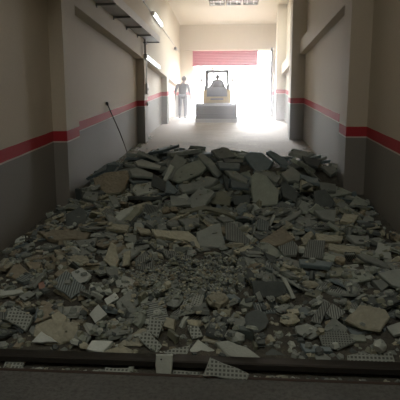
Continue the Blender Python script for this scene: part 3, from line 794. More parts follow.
(66, (1.411, 4.212, 0.234), (0.9537, 0.3007, 0, 0), [(-0.033, -0.087), (0.069, 0.004), (0.061, 0.049), (-0.097, 0.034)], 'grey', 0.05, 'grey wedge near the wall with the ledge beams'),
(67, (1.51, 4.21, 0.293), (0.9449, 0.3254, -0.033, -0.0114), [(-0.042, -0.08), (0.037, -0.113), (0.09, 0.037), (0.053, 0.104), (-0.138, 0.052)], 'grey', 0.05, 'broad grey slab against the wall with the ledge beams'),
(68, (-1.969, 3.84, 0.203), (0.9816, 0.1908, 0, 0), [(-0.08, -0.055), (0.116, 0.004), (0.073, 0.042), (-0.109, 0.009)], 'pale', 0.03, 'pale flat stick of stone at the edge by the dark wall'),
(69, (-1.034, 3.776, 0.189), (0.9514, 0.3, -0.0665, -0.021), [(-0.025, -0.065), (0.071, 0), (0.021, 0.066), (-0.066, -0.001)], 'white', 0.045, 'pale wedge above the pale five-sided chunk'),
(70, (-1.101, 3.579, 0.131), (0.9384, 0.3416, -0.0492, -0.0179), [(-0.002, -0.083), (0.086, -0.005), (-0.012, 0.09), (-0.072, -0.001)], 'white', 0.05, 'pale broken chunk between the beige mortar lump and the stacked studded tiles'),
(71, (-1.709, 3.431, 0.148), (0.933, 0.3581, 0.0326, 0.0125), [(0.084, -0.11), (0.111, 0.019), (-0.087, 0.103), (-0.108, -0.012)], 'grid', 0.035, 'square waffle-studded tile nearest the dark wall corner'),
(72, (-1.362, 3.325, 0.083), (0.9397, 0.342, 0, 0), [(-0.165, -0.047), (-0.053, -0.108), (0.064, -0.104), (0.184, -0.052), (0.166, 0.064), (0.053, 0.094), (-0.072, 0.108), (-0.177, 0.045)], 'beige', 0.07, 'big lumpy beige slab of mortar near the drain'),
(73, (-1.37, 3.422, 0.16), (0.9397, 0.342, 0, 0), [(-0.036, -0.038), (0.061, -0.035), (0.058, 0.009), (-0.018, 0.05), (-0.066, 0.013)], 'beige', 0.06, 'beige mortar knob sitting on the big lumpy slab'),
(74, (-1.43, 3.236, 0.073), (0.9239, 0.3827, 0, 0), [(0.116, -0.025), (-0.03, 0.056), (-0.086, -0.031)], 'white', 0.03, 'pale triangular tile piece leaning on the big lumpy beige slab'),
(75, (-0.482, 3.456, 0.125), (0.9135, 0.4067, 0, 0), [(-0.05, -0.026), (0.04, -0.055), (0.041, 0.033), (-0.032, 0.048)], 'beige', 0.06, 'pale beige block beside the upper studded tile'),
(76, (-0.592, 3.374, 0.133), (0.9123, 0.4062, 0.0478, 0.0213), [(-0.062, -0.04), (0.036, -0.088), (0.07, 0.048), (-0.044, 0.081)], 'grid', 0.035, 'upper of two stacked studded tile pieces'),
(77, (-0.598, 3.246, 0.056), (0.9259, 0.3741, 0.0485, 0.0196), [(-0.001, -0.053), (0.053, -0.071), (0.085, -0.016), (-0.034, 0.1), (-0.103, 0.04)], 'grid', 0.035, 'lower of two stacked studded tile pieces'),
(78, (-0.275, 3.402, 0.088), (0.9397, 0.342, 0, 0), [(-0.019, -0.063), (0.065, -0.036), (0.021, 0.046), (-0.067, 0.052)], 'grid', 0.03, 'small dark studded tile piece beyond the pale slab'),
(79, (0.204, 3.545, 0.125), (0.9063, 0.4226, 0, 0), [(-0.079, -0.066), (-0.032, -0.088), (0.024, -0.09), (0.08, -0.053), (0.105, 0.004), (0.083, 0.061), (0.028, 0.092), (-0.029, 0.086), (-0.078, 0.056), (-0.102, -0.002)], 'dark', 0.05, 'round dark disc of stone among the rubble'),
(80, (0.748, 3.669, 0.168), (0.9323, 0.3579, 0.0489, 0.0188), [(-0.099, -0.088), (-0.019, -0.107), (0.087, 0.086), (0.031, 0.109)], 'ribgrey', 0.035, 'long ribbed tile strip beside a second ribbed piece'),
(81, (0.84, 3.603, 0.194), (0.9442, 0.3251, 0.0495, 0.017), [(-0.075, -0.014), (-0.003, -0.079), (0.091, 0.01), (-0.013, 0.083)], 'ribgrey', 0.035, 'ribbed tile piece between the ribbed strip and the large beige slab'),
(82, (0.609, 3.451, 0.091), (0.9511, 0.309, 0, 0), [(0.01, -0.071), (0.099, -0.026), (0.089, 0.017), (-0.005, 0.066), (-0.102, 0.037), (-0.092, -0.023)], 'grey', 0.06, 'smooth grey flat stone with rounded sides'),
(83, (1.112, 3.567, 0.162), (0.9557, 0.2922, 0.0334, 0.0102), [(-0.089, -0.097), (0.054, -0.112), (0.164, 0.022), (0.142, 0.095), (-0.061, 0.127), (-0.211, -0.035)], 'beige', 0.05, 'largest beige slab, lying broad side up below the ribbed pieces'),
(84, (0.796, 3.341, 0.083), (0.9563, 0.2924, 0, 0), [(-0.109, -0.05), (0.003, -0.086), (0.147, -0.016), (0.084, 0.092), (-0.125, 0.059)], 'gridfine', 0.035, 'finely studded dark tile in front of the ribbed strip'),
(85, (0.642, 3.255, 0.047), (0.9744, 0.225, 0, 0), [(-0.092, -0.037), (0.113, -0.02), (0.097, 0.015), (-0.119, 0.042)], 'slate', 0.04, 'flat blue-grey slab in front of the smooth grey stone'),
(86, (-0.206, 3.243, 0.015), (0.9455, 0.3256, 0, 0), [(0.059, -0.055), (0.094, 0.001), (-0.038, 0.084), (-0.114, -0.03)], 'pale', 0.04, 'pale pointed slab behind the triangular studded tile'),
(87, (0.048, 3.214, 0.028), (0.9557, 0.2922, 0.0334, 0.0102), [(-0.071, -0.041), (0.024, -0.073), (0.199, -0.06), (0.077, 0.035), (-0.066, 0.082), (-0.163, 0.058)], 'pale', 0.05, 'long pale slab with a tapering end behind the steel drain edge'),
(88, (-0.4, 3.205, 0.011), (0.9511, 0.309, 0, 0), [(-0.08, -0.043), (0.082, -0.021), (0.099, 0.059), (-0.1, 0.004)], 'grid', 0.03, 'low studded tile piece beside the upright tile'),
(89, (-0.992, 3.209, 0.037), (0.9613, 0.2756, 0, 0), [(0.041, -0.053), (0.104, 0.042), (-0.059, 0.044), (-0.086, -0.033)], 'white', 0.04, 'pale flat slab lying just behind the steel drain edge'),
(90, (-0.838, 3.189, -0.002), (0.9563, 0.2924, 0, 0), [(-0.096, -0.042), (0.099, -0.035), (0.112, 0.022), (0.021, 0.06), (-0.135, -0.004)], 'beige', 0.045, 'beige flat slab behind the drain, beside the lower studded tile'),
(91, (1.016, 3.2, 0.014), (0.9239, 0.3827, 0, 0), [(-0.168, -0.05), (0.173, -0.025), (0.16, 0.054), (-0.165, 0.021)], 'grid', 0.035, 'wide studded tile piece lying along the steel drain edge'),
(92, (0.337, 3.212, -0.007), (0.9659, 0.2588, 0, 0), [(-0.059, -0.042), (0.064, -0.045), (0.096, -0.003), (-0.023, 0.068), (-0.077, 0.023)], 'dark', 0.05, 'dark flat slab behind the drain next to the long pale slab'),
(93, (0.671, 3.191, 0.007), (0.9397, 0.342, 0, 0), [(-0.037, -0.038), (0.048, -0.035), (0.06, 0.002), (-0.018, 0.067), (-0.054, 0.005)], 'grey', 0.05, 'grey pointed stone just behind the steel drain edge'),
(94, (-0.455, 2.953, 0.054), (0.7986, 0.6018, 0, 0), [(-0.053, -0.064), (0.051, -0.063), (0.058, 0.064), (-0.057, 0.063)], 'paleholed', 0.02, 'pale rectangular tile with a small hole standing upright across the drain'),
(95, (-0.018, 2.922, 0.028), (0.9391, 0.3418, 0.0328, 0.0119), [(-0.167, -0.04), (0.133, -0.048), (0.154, -0.006), (-0.121, 0.094)], 'grid', 0.03, 'triangular studded tile lying across the open drain'),
(96, (-0.796, 3.002, -0.04), (0.9781, 0.2079, 0, 0), [(-0.089, -0.024), (0.095, -0.028), (0.092, 0.026), (-0.097, 0.026)], 'grid', 0.02, 'pale studded tile strip lying in the open drain'),
(97, (-1.574, 3.028, -0.036), (0.9703, 0.2419, 0, 0), [(-0.068, -0.04), (0.067, -0.042), (0.073, 0.04), (-0.072, 0.043)], 'grid', 0.02, 'studded tile piece lying in the drain at the dark wall end'),
(98, (-0.309, 2.997, -0.041), (0.9816, 0.1908, 0, 0), [(-0.095, -0.02), (0.088, -0.024), (0.1, 0.018), (-0.093, 0.027)], 'grid', 0.02, 'studded tile strip in the drain beside the upright tile'),
(99, (0.371, 2.977, -0.042), (0.9925, 0.1219, 0, 0), [(-0.102, -0.017), (0.095, -0.016), (0.106, 0.012), (-0.099, 0.021)], 'grid', 0.02, 'thin studded strip lying in the drain past the triangular tile'),
]
LABELS = {
389: 'large flat dark strip close right of the small dark studded tile piece',
2091: 'medium flat dark plate behind the largest beige slab',
1038: 'large flat studded pale tile piece behind the pale beige block',
1960: 'medium tilted ribbed grey tile piece close behind the pale beige block',
230: 'large tilted grey slab behind the long arched olive slab',
482: 'medium flat grey plate close behind the beige flat slab',
2099: 'medium beige lump left of the round dark disc of stone',
950: 'medium flat grey-green plate left of the broad grey slab',
1730: 'medium flat beige plate close left of the upper stacked studded tile',
1671: 'medium flat brown plate close left of the beige mortar knob',
1176: 'medium flat ribbed grey tile piece in front of the blue-grey ledge slab',
1660: 'medium grey lump behind the pale beige block',
1580: 'medium flat grey plate right of the pale broken chunk',
92: 'large flat pale slab close left of the dark square slab',
1475: 'small tilted grey plate close left of the pale flat slab',
1589: 'medium flat ribbed blue-grey tile piece close left of the thin pale slab edge',
1609: 'small pale lump close behind the long pale slab',
281: 'large tilted grey slab behind the thin dark plate',
25: 'large tilted grey slab behind the large light grey-green slab',
1393: 'medium tilted grey plate close behind the finely studded dark tile',
1271: 'medium flat pale plate behind the broad grey slab',
1400: 'medium flat ribbed grey tile piece close behind the pale beige block',
1459: 'large flat grey-green plate in front of the brownish triangular slab',
723: 'medium flat beige plate left of the tall beige slab',
1258: 'small beige lump close behind the smooth grey flat stone',
1027: 'medium tilted grey plate behind the pale beige block',
1463: 'medium flat pale plate close behind the beige mortar knob',
1793: 'small tilted ribbed blue-grey tile piece close behind the long pale slab',
1332: 'medium tilted ribbed grey tile piece left of the broad grey slab',
1628: 'medium flat grey plate left of the blue-grey ledge slab',
570: 'medium flat grey plate close left of the round dark disc of stone',
46: 'large flat grey slab in front of the large brownish slab',
201: 'large flat grey strip behind the long narrow slab',
242: 'large flat grey slab right of the dark narrow slab',
1384: 'medium flat grey plate right of the long yellowish brown slab',
762: 'medium flat olive plate close right of the blue-grey ledge slab',
1259: 'small flat pale plate close behind the pale flat slab',
79: 'large flat grey-green plate in front of the small grey slab',
742: 'small pale lump close right of the wide studded tile piece',
309: 'large flat dark slab left of the blue-grey triangular slab',
1012: 'small tilted grey plate right of the pale broken chunk',
1607: 'medium flat dark plate left of the thin pale slab edge',
1736: 'small tilted grey-green plate close behind the upper stacked studded tile',
1217: 'medium flat ribbed blue-grey tile piece close right of the brown triangular slab',
520: 'medium flat brown plate in front of the flat beige slab',
707: 'medium tilted grey plate close left of the small reddish broken brick piece',
1174: 'medium flat pale plate close right of the largest beige slab',
1061: 'medium flat grey plate close behind the tall beige slab',
305: 'large flat blue-grey slab behind the thin pale slab',
416: 'medium flat blue-grey plate close left of the long ribbed tile strip',
1391: 'small flat grey plate right of the pale five-sided stone',
2004: 'large flat grey plate close left of the flat beige slab',
1462: 'small tilted pale plate right of the large ribbed tile',
2085: 'large flat dark plate close left of the square waffle-studded tile',
1745: 'medium flat grey plate left of the flat beige slab',
1722: 'medium flat beige plate left of the blue-grey ledge slab',
1588: 'medium flat ribbed grey tile piece close in front of the wide grey slab',
1347: 'large flat grey plate behind the thin pale slab edge',
1852: 'small flat blue-grey plate close left of the largest beige slab',
2016: 'medium upright ribbed grey tile piece in front of the blue-grey triangular slab',
343: 'medium flat grey plate left of the tall beige slab',
1917: 'medium tilted grey-green plate right of the dark pointed slab',
839: 'small flat grey-green plate close in front of the largest beige slab',
801: 'small flat olive plate close right of the large ribbed tile',
471: 'small flat grey plate close in front of the small reddish broken brick piece',
475: 'small flat grey-green plate behind the round dark disc of stone',
727: 'medium flat studded dark tile piece close behind the pale narrow tile edge',
1655: 'medium tilted pale plate right of the large ribbed tile',
220: 'large flat blue-grey slab behind the large brownish slab',
514: 'small flat beige plate close behind the pale pointed slab',
321: 'large flat blue-grey strip in front of the thin pale slab',
516: 'small flat brown plate close left of the pale five-sided stone',
1209: 'small upright olive plate close behind the low studded tile piece',
1868: 'medium flat dark plate close behind the brownish triangular slab',
2067: 'medium grey lump close behind the long ribbed tile strip',
820: 'small flat olive plate right of the thin pale slab edge',
724: 'medium flat ribbed grey tile piece behind the small dark studded tile piece',
2054: 'medium flat grey strip close in front of the thin pale slab edge',
292: 'medium flat ribbed grey tile piece close behind the pale narrow tile edge',
349: 'small flat grey plate close behind the dark flat slab',
1614: 'medium flat beige plate close behind the large ribbed tile',
1651: 'medium flat grey plate in front of the long arched olive slab',
1523: 'small flat studded dark tile piece close behind the largest beige slab',
1135: 'medium flat grey plate left of the wide grey slab',
523: 'medium beige lump in front of the blue-grey ledge slab',
1007: 'small flat olive plate close in front of the thin pale slab edge',
1237: 'small flat blue-grey plate close right of the pale broken chunk',
1167: 'medium grey lump right of the small beige triangular slab',
165: 'large tilted grey-green strip left of the small grey slab',
1452: 'medium flat dark plate behind the thin pale slab edge',
1753: 'large tilted grey strip close behind the thin pale slab edge',
751: 'small flat grey-green plate close behind the pale flat slab',
909: 'medium flat ribbed blue-grey tile piece left of the blue-grey ledge slab',
2021: 'medium flat dark strip right of the wide grey slab',
1921: 'small flat dark plate close behind the dark flat slab',
1957: 'small flat brown strip close left of the pale triangular tile piece',
1805: 'small upright grey plate behind the largest beige slab',
1091: 'medium flat brown plate behind the small brown block',
622: 'medium flat dark plate in front of the small beige triangular slab',
1785: 'medium flat beige plate in front of the ribbed grey tile',
1299: 'medium flat grey strip close left of the small reddish broken brick piece',
212: 'large flat grey slab behind the thin pale slab',
1265: 'tiny flat brown plate close behind the beige mortar knob',
646: 'small upright studded pale tile piece in front of the small beige triangular slab',
744: 'small flat ribbed grey tile piece left of the blue-grey ledge slab',
1783: 'medium flat grey plate right of the long arched olive slab',
308: 'medium upright blue-grey slab behind the large brownish slab',
1108: 'medium tilted grey plate in front of the dark pointed slab',
1731: 'large tilted blue-grey plate in front of the dark upright block',
1890: 'large flat studded pale tile piece left of the small brown block',
1765: 'small flat dark plate close behind the square waffle-studded tile',
1254: 'medium flat blue-grey plate in front of the blue-grey ledge slab',
132: 'large tilted pale slab left of the dark square slab',
340: 'medium tilted ribbed grey tile piece right of the square ribbed tile',
432: 'medium brown lump right of the wide grey slab',
969: 'large flat olive plate right of the long yellowish brown slab',
629: 'large tilted ribbed blue-grey tile piece behind the blue-grey ribbed tile piece',
845: 'small upright beige plate left of the round dark disc of stone',
781: 'small flat ribbed blue-grey tile piece right of the largest beige slab',
73: 'medium flat grey slab behind the small grey slab',
625: 'small flat grey-green plate close in front of the square ribbed tile',
1230: 'small flat olive strip behind the pale broken chunk',
775: 'medium flat studded dark tile piece in front of the long yellowish brown slab',
1554: 'medium flat dark strip in front of the brownish triangular slab',
1933: 'medium flat grey plate close left of the blue-grey ledge slab',
889: 'small brown lump right of the square ribbed tile',
170: 'large flat blue-grey slab left of the thin dark plate',
50: 'large flat grey-green slab close in front of the long narrow slab',
452: 'medium flat ribbed grey tile piece behind the broad grey slab',
789: 'medium flat ribbed blue-grey tile piece in front of the dark pointed slab',
1000: 'small flat grey plate in front of the wide grey slab',
1658: 'small upright beige plate close behind the small dark studded tile piece',
1963: 'medium upright grey-green plate behind the wide grey slab',
621: 'tiny upright dark plate close left of the thin pale slab edge',
898: 'small tilted dark plate left of the blue-grey ledge slab',
1824: 'small upright grey plate left of the thin pale slab edge',
2011: 'medium brown lump behind the thin pale slab edge',
1121: 'medium upright dark plate left of the large brownish slab',
1303: 'small tilted studded dark tile piece close right of the large ribbed tile',
799: 'small beige lump close right of the small brown block',
203: 'large flat blue-grey slab left of the large light grey-green slab',
800: 'small grey lump left of the long yellowish brown slab',
330: 'medium grey lump right of the small brown block',
984: 'small flat grey plate close in front of the broad plain grey slab',
332: 'medium grey lump right of the pale broken chunk',
1128: 'small upright olive plate right of the pale broken chunk',
1637: 'small flat grey-green plate behind the broad grey slab',
11: 'large flat grey slab behind the large brownish slab',
941: 'large flat ribbed blue-grey tile piece left of the long yellowish brown slab',
610: 'large flat grey plate left of the blue-grey ledge slab',
1001: 'medium flat ribbed blue-grey tile piece behind the small beige triangular slab',
1682: 'tiny upright pale strip close right of the pale beige block',
1953: 'small flat beige plate close in front of the ribbed grey tile',
783: 'small flat dark plate right of the wide grey slab',
900: 'medium flat ribbed grey tile piece close left of the square waffle-studded tile',
277: 'large flat dark strip in front of the dark narrow slab',
682: 'small flat grey-green plate right of the square ribbed tile',
378: 'small flat olive plate close left of the square waffle-studded tile',
1222: 'large flat studded pale tile piece close right of the pale five-sided stone',
1521: 'small flat beige plate close left of the blue-grey ledge slab',
112: 'large tilted dark slab in front of the dark narrow slab',
1451: 'small flat grey plate close in front of the blue-grey ledge slab',
619: 'tiny upright grey plate close in front of the pale broken chunk',
1059: 'small upright studded dark tile piece close behind the flat ribbed tile piece',
291: 'medium tilted beige slab right of the dark pointed slab',
596: 'small flat blue-grey plate behind the round dark disc of stone',
2069: 'small flat beige plate in front of the five-sided ribbed tile piece',
39: 'large flat grey slab behind the small square grey piece',
1549: 'medium tilted beige plate close right of the dark slate plate',
1274: 'medium tilted grey plate in front of the dark upright block',
1477: 'tiny flat pale plate close in front of the five-sided ribbed tile piece',
1876: 'medium flat beige plate right of the blue-grey ribbed tile piece',
1223: 'large flat beige plate left of the blue-grey triangular slab',
166: 'large flat pale slab close behind the narrow dark slab',
2064: 'medium tilted grey plate behind the flat beige slab',
501: 'medium flat beige plate left of the long arched olive slab',
1529: 'small flat ribbed blue-grey tile piece behind the thin pale slab edge',
1284: 'medium grey lump close right of the flat ribbed tile piece',
2078: 'small flat grey-green plate behind the pale beige block',
2066: 'small flat brown plate close left of the brown triangular slab',
350: 'small flat pale plate left of the long yellowish brown slab',
1613: 'medium flat brown plate close behind the pale five-sided stone',
1986: 'tiny flat beige plate close left of the long ribbed tile strip',
2024: 'small grey lump close behind the pale flat stick of stone',
1370: 'small flat grey plate left of the long yellowish brown slab',
919: 'medium flat olive plate right of the square ribbed tile',
402: 'medium flat beige plate left of the dark slate plate',
1138: 'small tilted grey-green plate close in front of the wide grey slab',
254: 'large tilted blue-grey strip close right of the long narrow slab',
1673: 'small flat beige plate left of the thin pale slab edge',
534: 'small flat brown plate behind the small brown block',
1159: 'medium flat studded dark tile piece left of the blue-grey ledge slab',
118: 'small tilted grey slab right of the dark pointed slab',
1408: 'medium flat grey plate behind the five-sided ribbed tile piece',
1048: 'tiny flat dark plate right of the flat ribbed tile piece',
1129: 'tiny flat grey plate behind the pale broken chunk',
612: 'large flat ribbed grey strip behind the largest beige slab',
1291: 'medium flat studded dark tile piece behind the dark slate plate',
896: 'medium flat ribbed grey tile piece right of the dark slate plate',
1010: 'tiny flat grey plate behind the pale beige block',
}
# piece, then place in mm, then the turn (x y z of a unit quaternion, in thousandths)
HEAP = [
    (389,-92,3486,108,125,42,650), (2091,1296,3829,223,89,-88,219), (1038,-326,3719,208,-56,-187,633), (1960,-630,3625,148,215,227,-543),
    (230,-479,6322,649,281,252,-856), (482,-861,3370,92,-978,-183,28), (2099,-117,3785,203,259,170,160), (950,1205,4282,284,-40,131,-951),
    (1730,-705,3328,46,72,-48,574), (1671,-1476,3491,182,30,232,-972), (1176,910,4126,210,17,-62,969), (1660,-488,3797,196,51,-85,692),
    (1580,-902,3735,161,-41,261,-787), (92,-1221,6895,752,-16,204,-934), (1475,-1143,3246,71,-94,-946,-269), (1589,331,3808,147,9,108,-991),
    (1609,35,3339,84,-728,115,23), (281,-142,8237,1195,198,-219,858), (25,-944,7605,1009,423,-148,525), (1393,805,3455,95,385,-280,309),
    (1271,1668,4963,350,124,-81,551), (1400,-328,3649,116,35,-105,955), (1459,443,4856,353,165,-35,927), (723,-1585,4524,317,188,92,258),
    (1258,487,3605,127,114,-41,202), (1027,-574,3894,223,-427,-201,139), (1463,-1383,3595,142,-994,4,-31), (1793,110,3376,104,-487,113,-143),
    (1332,1105,4065,255,-231,328,-891), (1628,523,4303,310,816,-552,-125), (570,47,3491,160,82,-111,944), (46,-2118,6626,648,121,-74,742),
    (201,-833,8050,1248,12,-51,293), (242,1194,8354,1218,117,48,-313), (1384,-1644,4931,385,192,-87,12), (762,1032,4476,253,42,-44,745),
    (1259,-1082,3344,112,870,-434,-175), (79,1545,7011,709,49,-124,885), (742,1090,3231,101,-674,144,539), (309,-1241,6446,681,377,924,-60),
    (1012,-847,3687,160,-100,255,-869), (1607,208,4216,286,216,91,812), (1736,-733,3529,125,333,236,-846), (1217,-1937,4147,239,64,-28,489),
    (520,-1450,5035,370,-46,-55,932), (707,-1820,3993,250,294,-97,-726), (1174,1345,3515,123,51,-167,51), (1061,-1110,4717,333,-44,-111,982),
    (305,-1223,8254,1290,-18,-117,471), (416,581,3755,137,108,9,-15), (1391,-1147,4227,277,229,-98,820), (2004,-1525,5302,399,48,54,208),
    (1462,-1150,3931,223,-274,-39,-938), (2085,-1881,3326,79,42,81,984), (1745,-1687,5364,467,-10,95,582), (1722,541,4444,340,119,74,889),
    (1588,1069,5644,470,98,-44,94), (1347,337,4250,272,-147,172,-790), (1852,1021,3545,85,110,-16,143), (2016,-1114,6107,536,669,177,-56),
    (343,-1562,4732,318,119,-39,758), (1917,1829,6671,584,94,305,-819), (839,983,3420,64,87,-1,-49), (801,-1246,3792,144,97,-26,259),
    (471,-1811,3810,182,-4,147,-845), (475,159,3817,159,22,-139,970), (727,635,6022,580,122,52,-969), (1655,-1186,3890,204,161,225,795),
    (220,-2320,7990,909,6,-250,423), (514,-132,3341,49,16,-91,985), (321,-1448,7193,850,36,131,-989), (516,-1638,4276,257,47,211,-789),
    (1209,-441,3325,74,-162,-684,628), (1868,396,5353,412,71,64,-973), (2067,755,3799,199,-926,-112,96), (820,755,4028,191,-181,-980,-76),
    (724,-280,3752,173,-39,62,-613), (2054,419,3720,161,61,82,-898), (292,431,6033,582,-33,-83,856), (349,265,3372,54,2,-95,994),
    (1614,-1481,3943,177,33,-102,945), (1651,-295,5815,532,236,16,946), (1523,1026,3731,174,48,97,-665), (1135,909,5810,487,62,-141,662),
    (523,727,4176,234,238,920,256), (1007,463,3827,222,-944,-318,-63), (1237,-1021,3654,149,-89,-1,-506), (1167,-736,5692,455,64,39,-105),
    (165,1116,7539,1097,-894,-359,238), (1452,564,4186,212,33,-53,880), (1753,530,4141,278,-444,-847,234), (751,-986,3369,56,67,-62,618),
    (909,440,4423,292,217,-53,972), (2021,1688,5777,467,32,71,-993), (1921,236,3314,78,57,-79,708), (1957,-1626,3241,27,50,63,-697),
    (1805,1125,3892,194,-211,693,-624), (1091,-2117,4721,279,52,-25,271), (622,-1020,5136,379,94,0,-774), (1785,194,4807,347,-18,209,-919),
    (1299,-1759,3925,200,59,212,-712), (212,-1382,7864,1171,982,37,-180), (1265,-1261,3543,88,3,110,-994), (646,-1164,5177,397,-850,-163,263),
    (744,238,4651,382,115,-989,-90), (1783,-85,5860,500,14,-46,835), (308,-2054,7789,968,-432,319,714), (1108,1019,6284,582,430,247,-676),
    (1731,86,6153,544,-79,938,197), (1890,-2281,4534,250,-37,-91,879), (1765,-1721,3625,138,153,-133,-493), (1254,1052,4185,246,92,92,892),
    (132,-1678,6651,611,182,-194,-209), (340,1231,4774,339,-296,-863,408), (432,1929,5419,406,250,173,711), (969,-1756,5019,357,94,99,302),
    (629,138,5842,490,-134,271,646), (845,-50,3677,143,619,-140,-134), (781,1386,3751,133,100,-57,486), (73,1826,8040,1004,135,38,-125),
    (625,1014,4690,339,210,-81,542), (1230,-813,4003,240,-206,-976,-73), (775,-2073,4992,323,11,-62,980), (1554,237,4744,372,-944,-284,-15),
    (1933,626,4571,306,70,-59,748), (889,1114,4642,335,26,119,-950), (170,-619,8328,1216,56,30,-515), (50,-390,7318,799,-4,206,-974),
    (452,1694,4513,272,125,215,-525), (789,696,6302,582,168,-136,369), (1000,1689,5219,390,35,-62,860), (1658,-297,3505,110,-840,122,-176),
    (1963,1127,6155,589,227,-659,693), (621,350,3794,186,228,-686,275), (898,409,4598,334,-275,247,-911), (1824,108,4189,239,-112,-699,592),
    (2011,239,4415,286,617,30,-229), (1121,-2395,6976,637,368,-600,416), (1303,-1290,3862,216,-254,110,-603), (799,-1849,4424,275,-456,142,-872),
    (203,-1610,8141,1116,-71,28,-264), (800,-2290,4933,327,142,-2,-651), (330,-1676,4633,379,96,122,-256), (984,-310,4965,318,61,-15,327),
    (332,-806,3590,107,53,-67,488), (1128,-768,3810,181,217,656,-52), (1637,1368,4436,305,66,-57,-938), (11,-1681,7889,1036,74,-4,-436),
    (941,-2365,5431,381,144,179,-611), (610,289,4582,299,-122,105,-981), (1001,-971,5743,463,112,171,-542), (1682,-379,3539,110,709,7,586),
    (1953,38,5046,376,12,-57,-947), (783,1669,5448,449,43,-14,-36), (900,-1888,3492,125,-227,44,-942), (277,1022,7747,1027,226,-64,334),
    (682,1461,4805,348,229,5,-2), (378,-1807,3405,88,-11,102,809), (1222,-1273,4287,270,-29,92,560), (1521,650,4409,278,47,42,-613),
    (112,968,7398,875,274,-29,173), (1451,886,4321,272,867,439,-225), (619,-1027,3427,111,-604,-219,147), (1059,-544,4913,351,180,-726,-589),
    (291,1105,6853,807,441,158,43), (596,15,3863,200,56,-81,871), (2069,-750,4143,218,-5,144,-899), (39,445,7161,839,161,154,-804),
    (1549,-1819,5961,516,495,817,-251), (1274,146,6226,568,306,236,-877), (1477,-765,4373,236,57,-18,283), (1876,632,5633,457,-740,623,-174),
    (1223,-1251,6179,600,101,125,-959), (166,-30,7148,654,9,-213,956), (2064,-1524,5711,500,288,105,858), (501,-692,5864,514,-197,-9,967),
    (1529,124,4503,291,40,102,-714), (1284,-432,4878,316,10,-61,774), (2078,-708,3763,178,67,84,-841), (2066,-2267,4349,276,-80,34,-742),
    (350,-2538,5239,340,187,101,-649), (1613,-1441,4404,293,368,899,-158), (1986,518,3700,158,11,124,-989), (2024,-2026,3915,200,287,-343,550),
    (1370,-2563,5019,269,42,995,69), (919,1381,4792,292,55,8,-72), (402,-2382,5947,480,303,933,50), (1138,1239,5585,486,-174,-942,-128),
    (254,-210,7477,826,241,-163,535), (1673,-21,4296,232,11,61,-983), (534,-1845,4801,313,-65,137,-915), (1159,336,4641,327,-68,129,-841),
    (118,1096,6718,837,393,-877,270), (1408,-1008,4968,339,-113,-54,989), (1048,-338,4575,266,8,-61,995), (1129,-903,3973,216,56,-77,871),
    (612,1083,3990,208,914,366,-65), (1291,-2278,6486,564,-57,40,-706), (896,-1668,6107,519,114,-179,969), (1010,-324,4080,205,-345,936,69),
    (447,-641,3761,139,70,-83,756), (1835,-2450,4271,182,120,-13,-794), (356,377,4435,251,65,-4,190), (32,870,7104,672,-3,-163,986),
    (1820,-661,5836,424,66,7,-135), (307,990,7070,614,144,90,-571), (678,-35,4522,253,29,-46,783), (280,-1000,8442,1112,60,-17,243),
    (1668,74,4672,275,41,-53,811), (30,107,8715,1076,-140,-84,-472), (1582,1456,6707,564,320,-524,327), (1943,222,6990,583,61,76,-731),
    (1518,-662,5086,341,-369,609,-646), (916,1550,3511,78,0,107,-994), (1813,180,5729,413,65,-41,611), (1727,-545,4599,266,23,-57,898),
    (1537,-1929,3475,96,106,75,-486), (47,-457,8590,1120,-37,69,893), (1906,728,3833,149,69,83,-734), (1875,443,4092,203,5,75,-995),
    (2089,-1771,4063,197,23,73,-934), (138,-1114,7818,1023,112,-41,397), (672,-1585,5617,420,-24,-64,989), (1293,-492,5749,414,59,-17,276),
    (1801,-890,5375,382,35,-99,881), (522,74,5827,445,-81,191,-975), (1725,295,5350,361,31,55,-897), (1243,-750,5270,358,45,42,-654),
    (937,1784,5866,437,79,-22,135), (674,-967,6739,567,585,695,-267), (1840,1281,6456,506,33,43,-868), (880,49,6549,522,30,-61,818),
    (920,1417,5440,375,44,-27,503), (19,1150,9185,1008,665,-726,107), (934,850,4523,261,54,-38,507), (28,257,7392,788,227,157,-537),
    (1232,-2391,6499,493,-29,-116,669), (792,-828,6356,496,85,12,-253), (1750,-184,3930,172,-992,80,84), (1738,-852,5068,328,11,60,-953),
    (1063,-1845,6732,575,327,195,-109), (855,-82,4644,275,62,4,-103), (465,-256,4383,247,273,902,333), (2083,-244,6336,524,17,66,-972),
    (1087,-1847,3858,155,51,92,-808), (1759,-1112,4251,221,11,69,-955), (2097,1761,6260,480,9,-69,989), (1666,-6,6686,532,72,17,-342),
    (260,-256,8587,1103,-87,79,649), (278,-1637,9208,909,-43,114,885), (1372,-587,5508,409,179,-529,164), (169,-1966,8423,987,213,-104,-820),
    (1406,-1069,5129,335,59,33,-538), (710,1382,7179,631,188,-13,109), (1627,-1519,6060,452,59,-34,489), (1314,1820,4256,218,32,54,-900),
    (652,-785,4887,307,44,-44,813), (592,-1610,4938,329,91,0,-143), (76,89,7833,1025,96,-78,651), (301,-1043,8345,1161,41,46,-767),
    (1077,1429,4887,302,63,4,-68), (101,-836,6604,536,35,15,-361), (841,-1854,6061,451,88,50,-440), (906,1485,4323,232,28,-60,908),
    (1737,136,4869,306,29,-61,907), (1455,222,5402,370,59,-33,522), (1690,-2210,4814,291,31,58,-970), (2050,-1085,5487,375,51,-37,633),
    (276,-784,7942,1079,-27,156,-677), (1127,-17,3908,170,46,-93,883), (229,405,8730,1064,-126,31,248), (318,-420,8247,1089,56,-29,412),
    (995,-474,6246,479,57,-35,550), (1675,-319,5806,420,61,-25,278), (239,-2337,8672,831,59,-188,-63), (565,208,7057,652,64,-325,939),
    (1014,-785,4667,277,-905,390,-52), (583,1105,5165,346,-31,-118,992), (1272,-1768,4567,261,18,-67,936), (632,202,4163,213,647,214,-701),
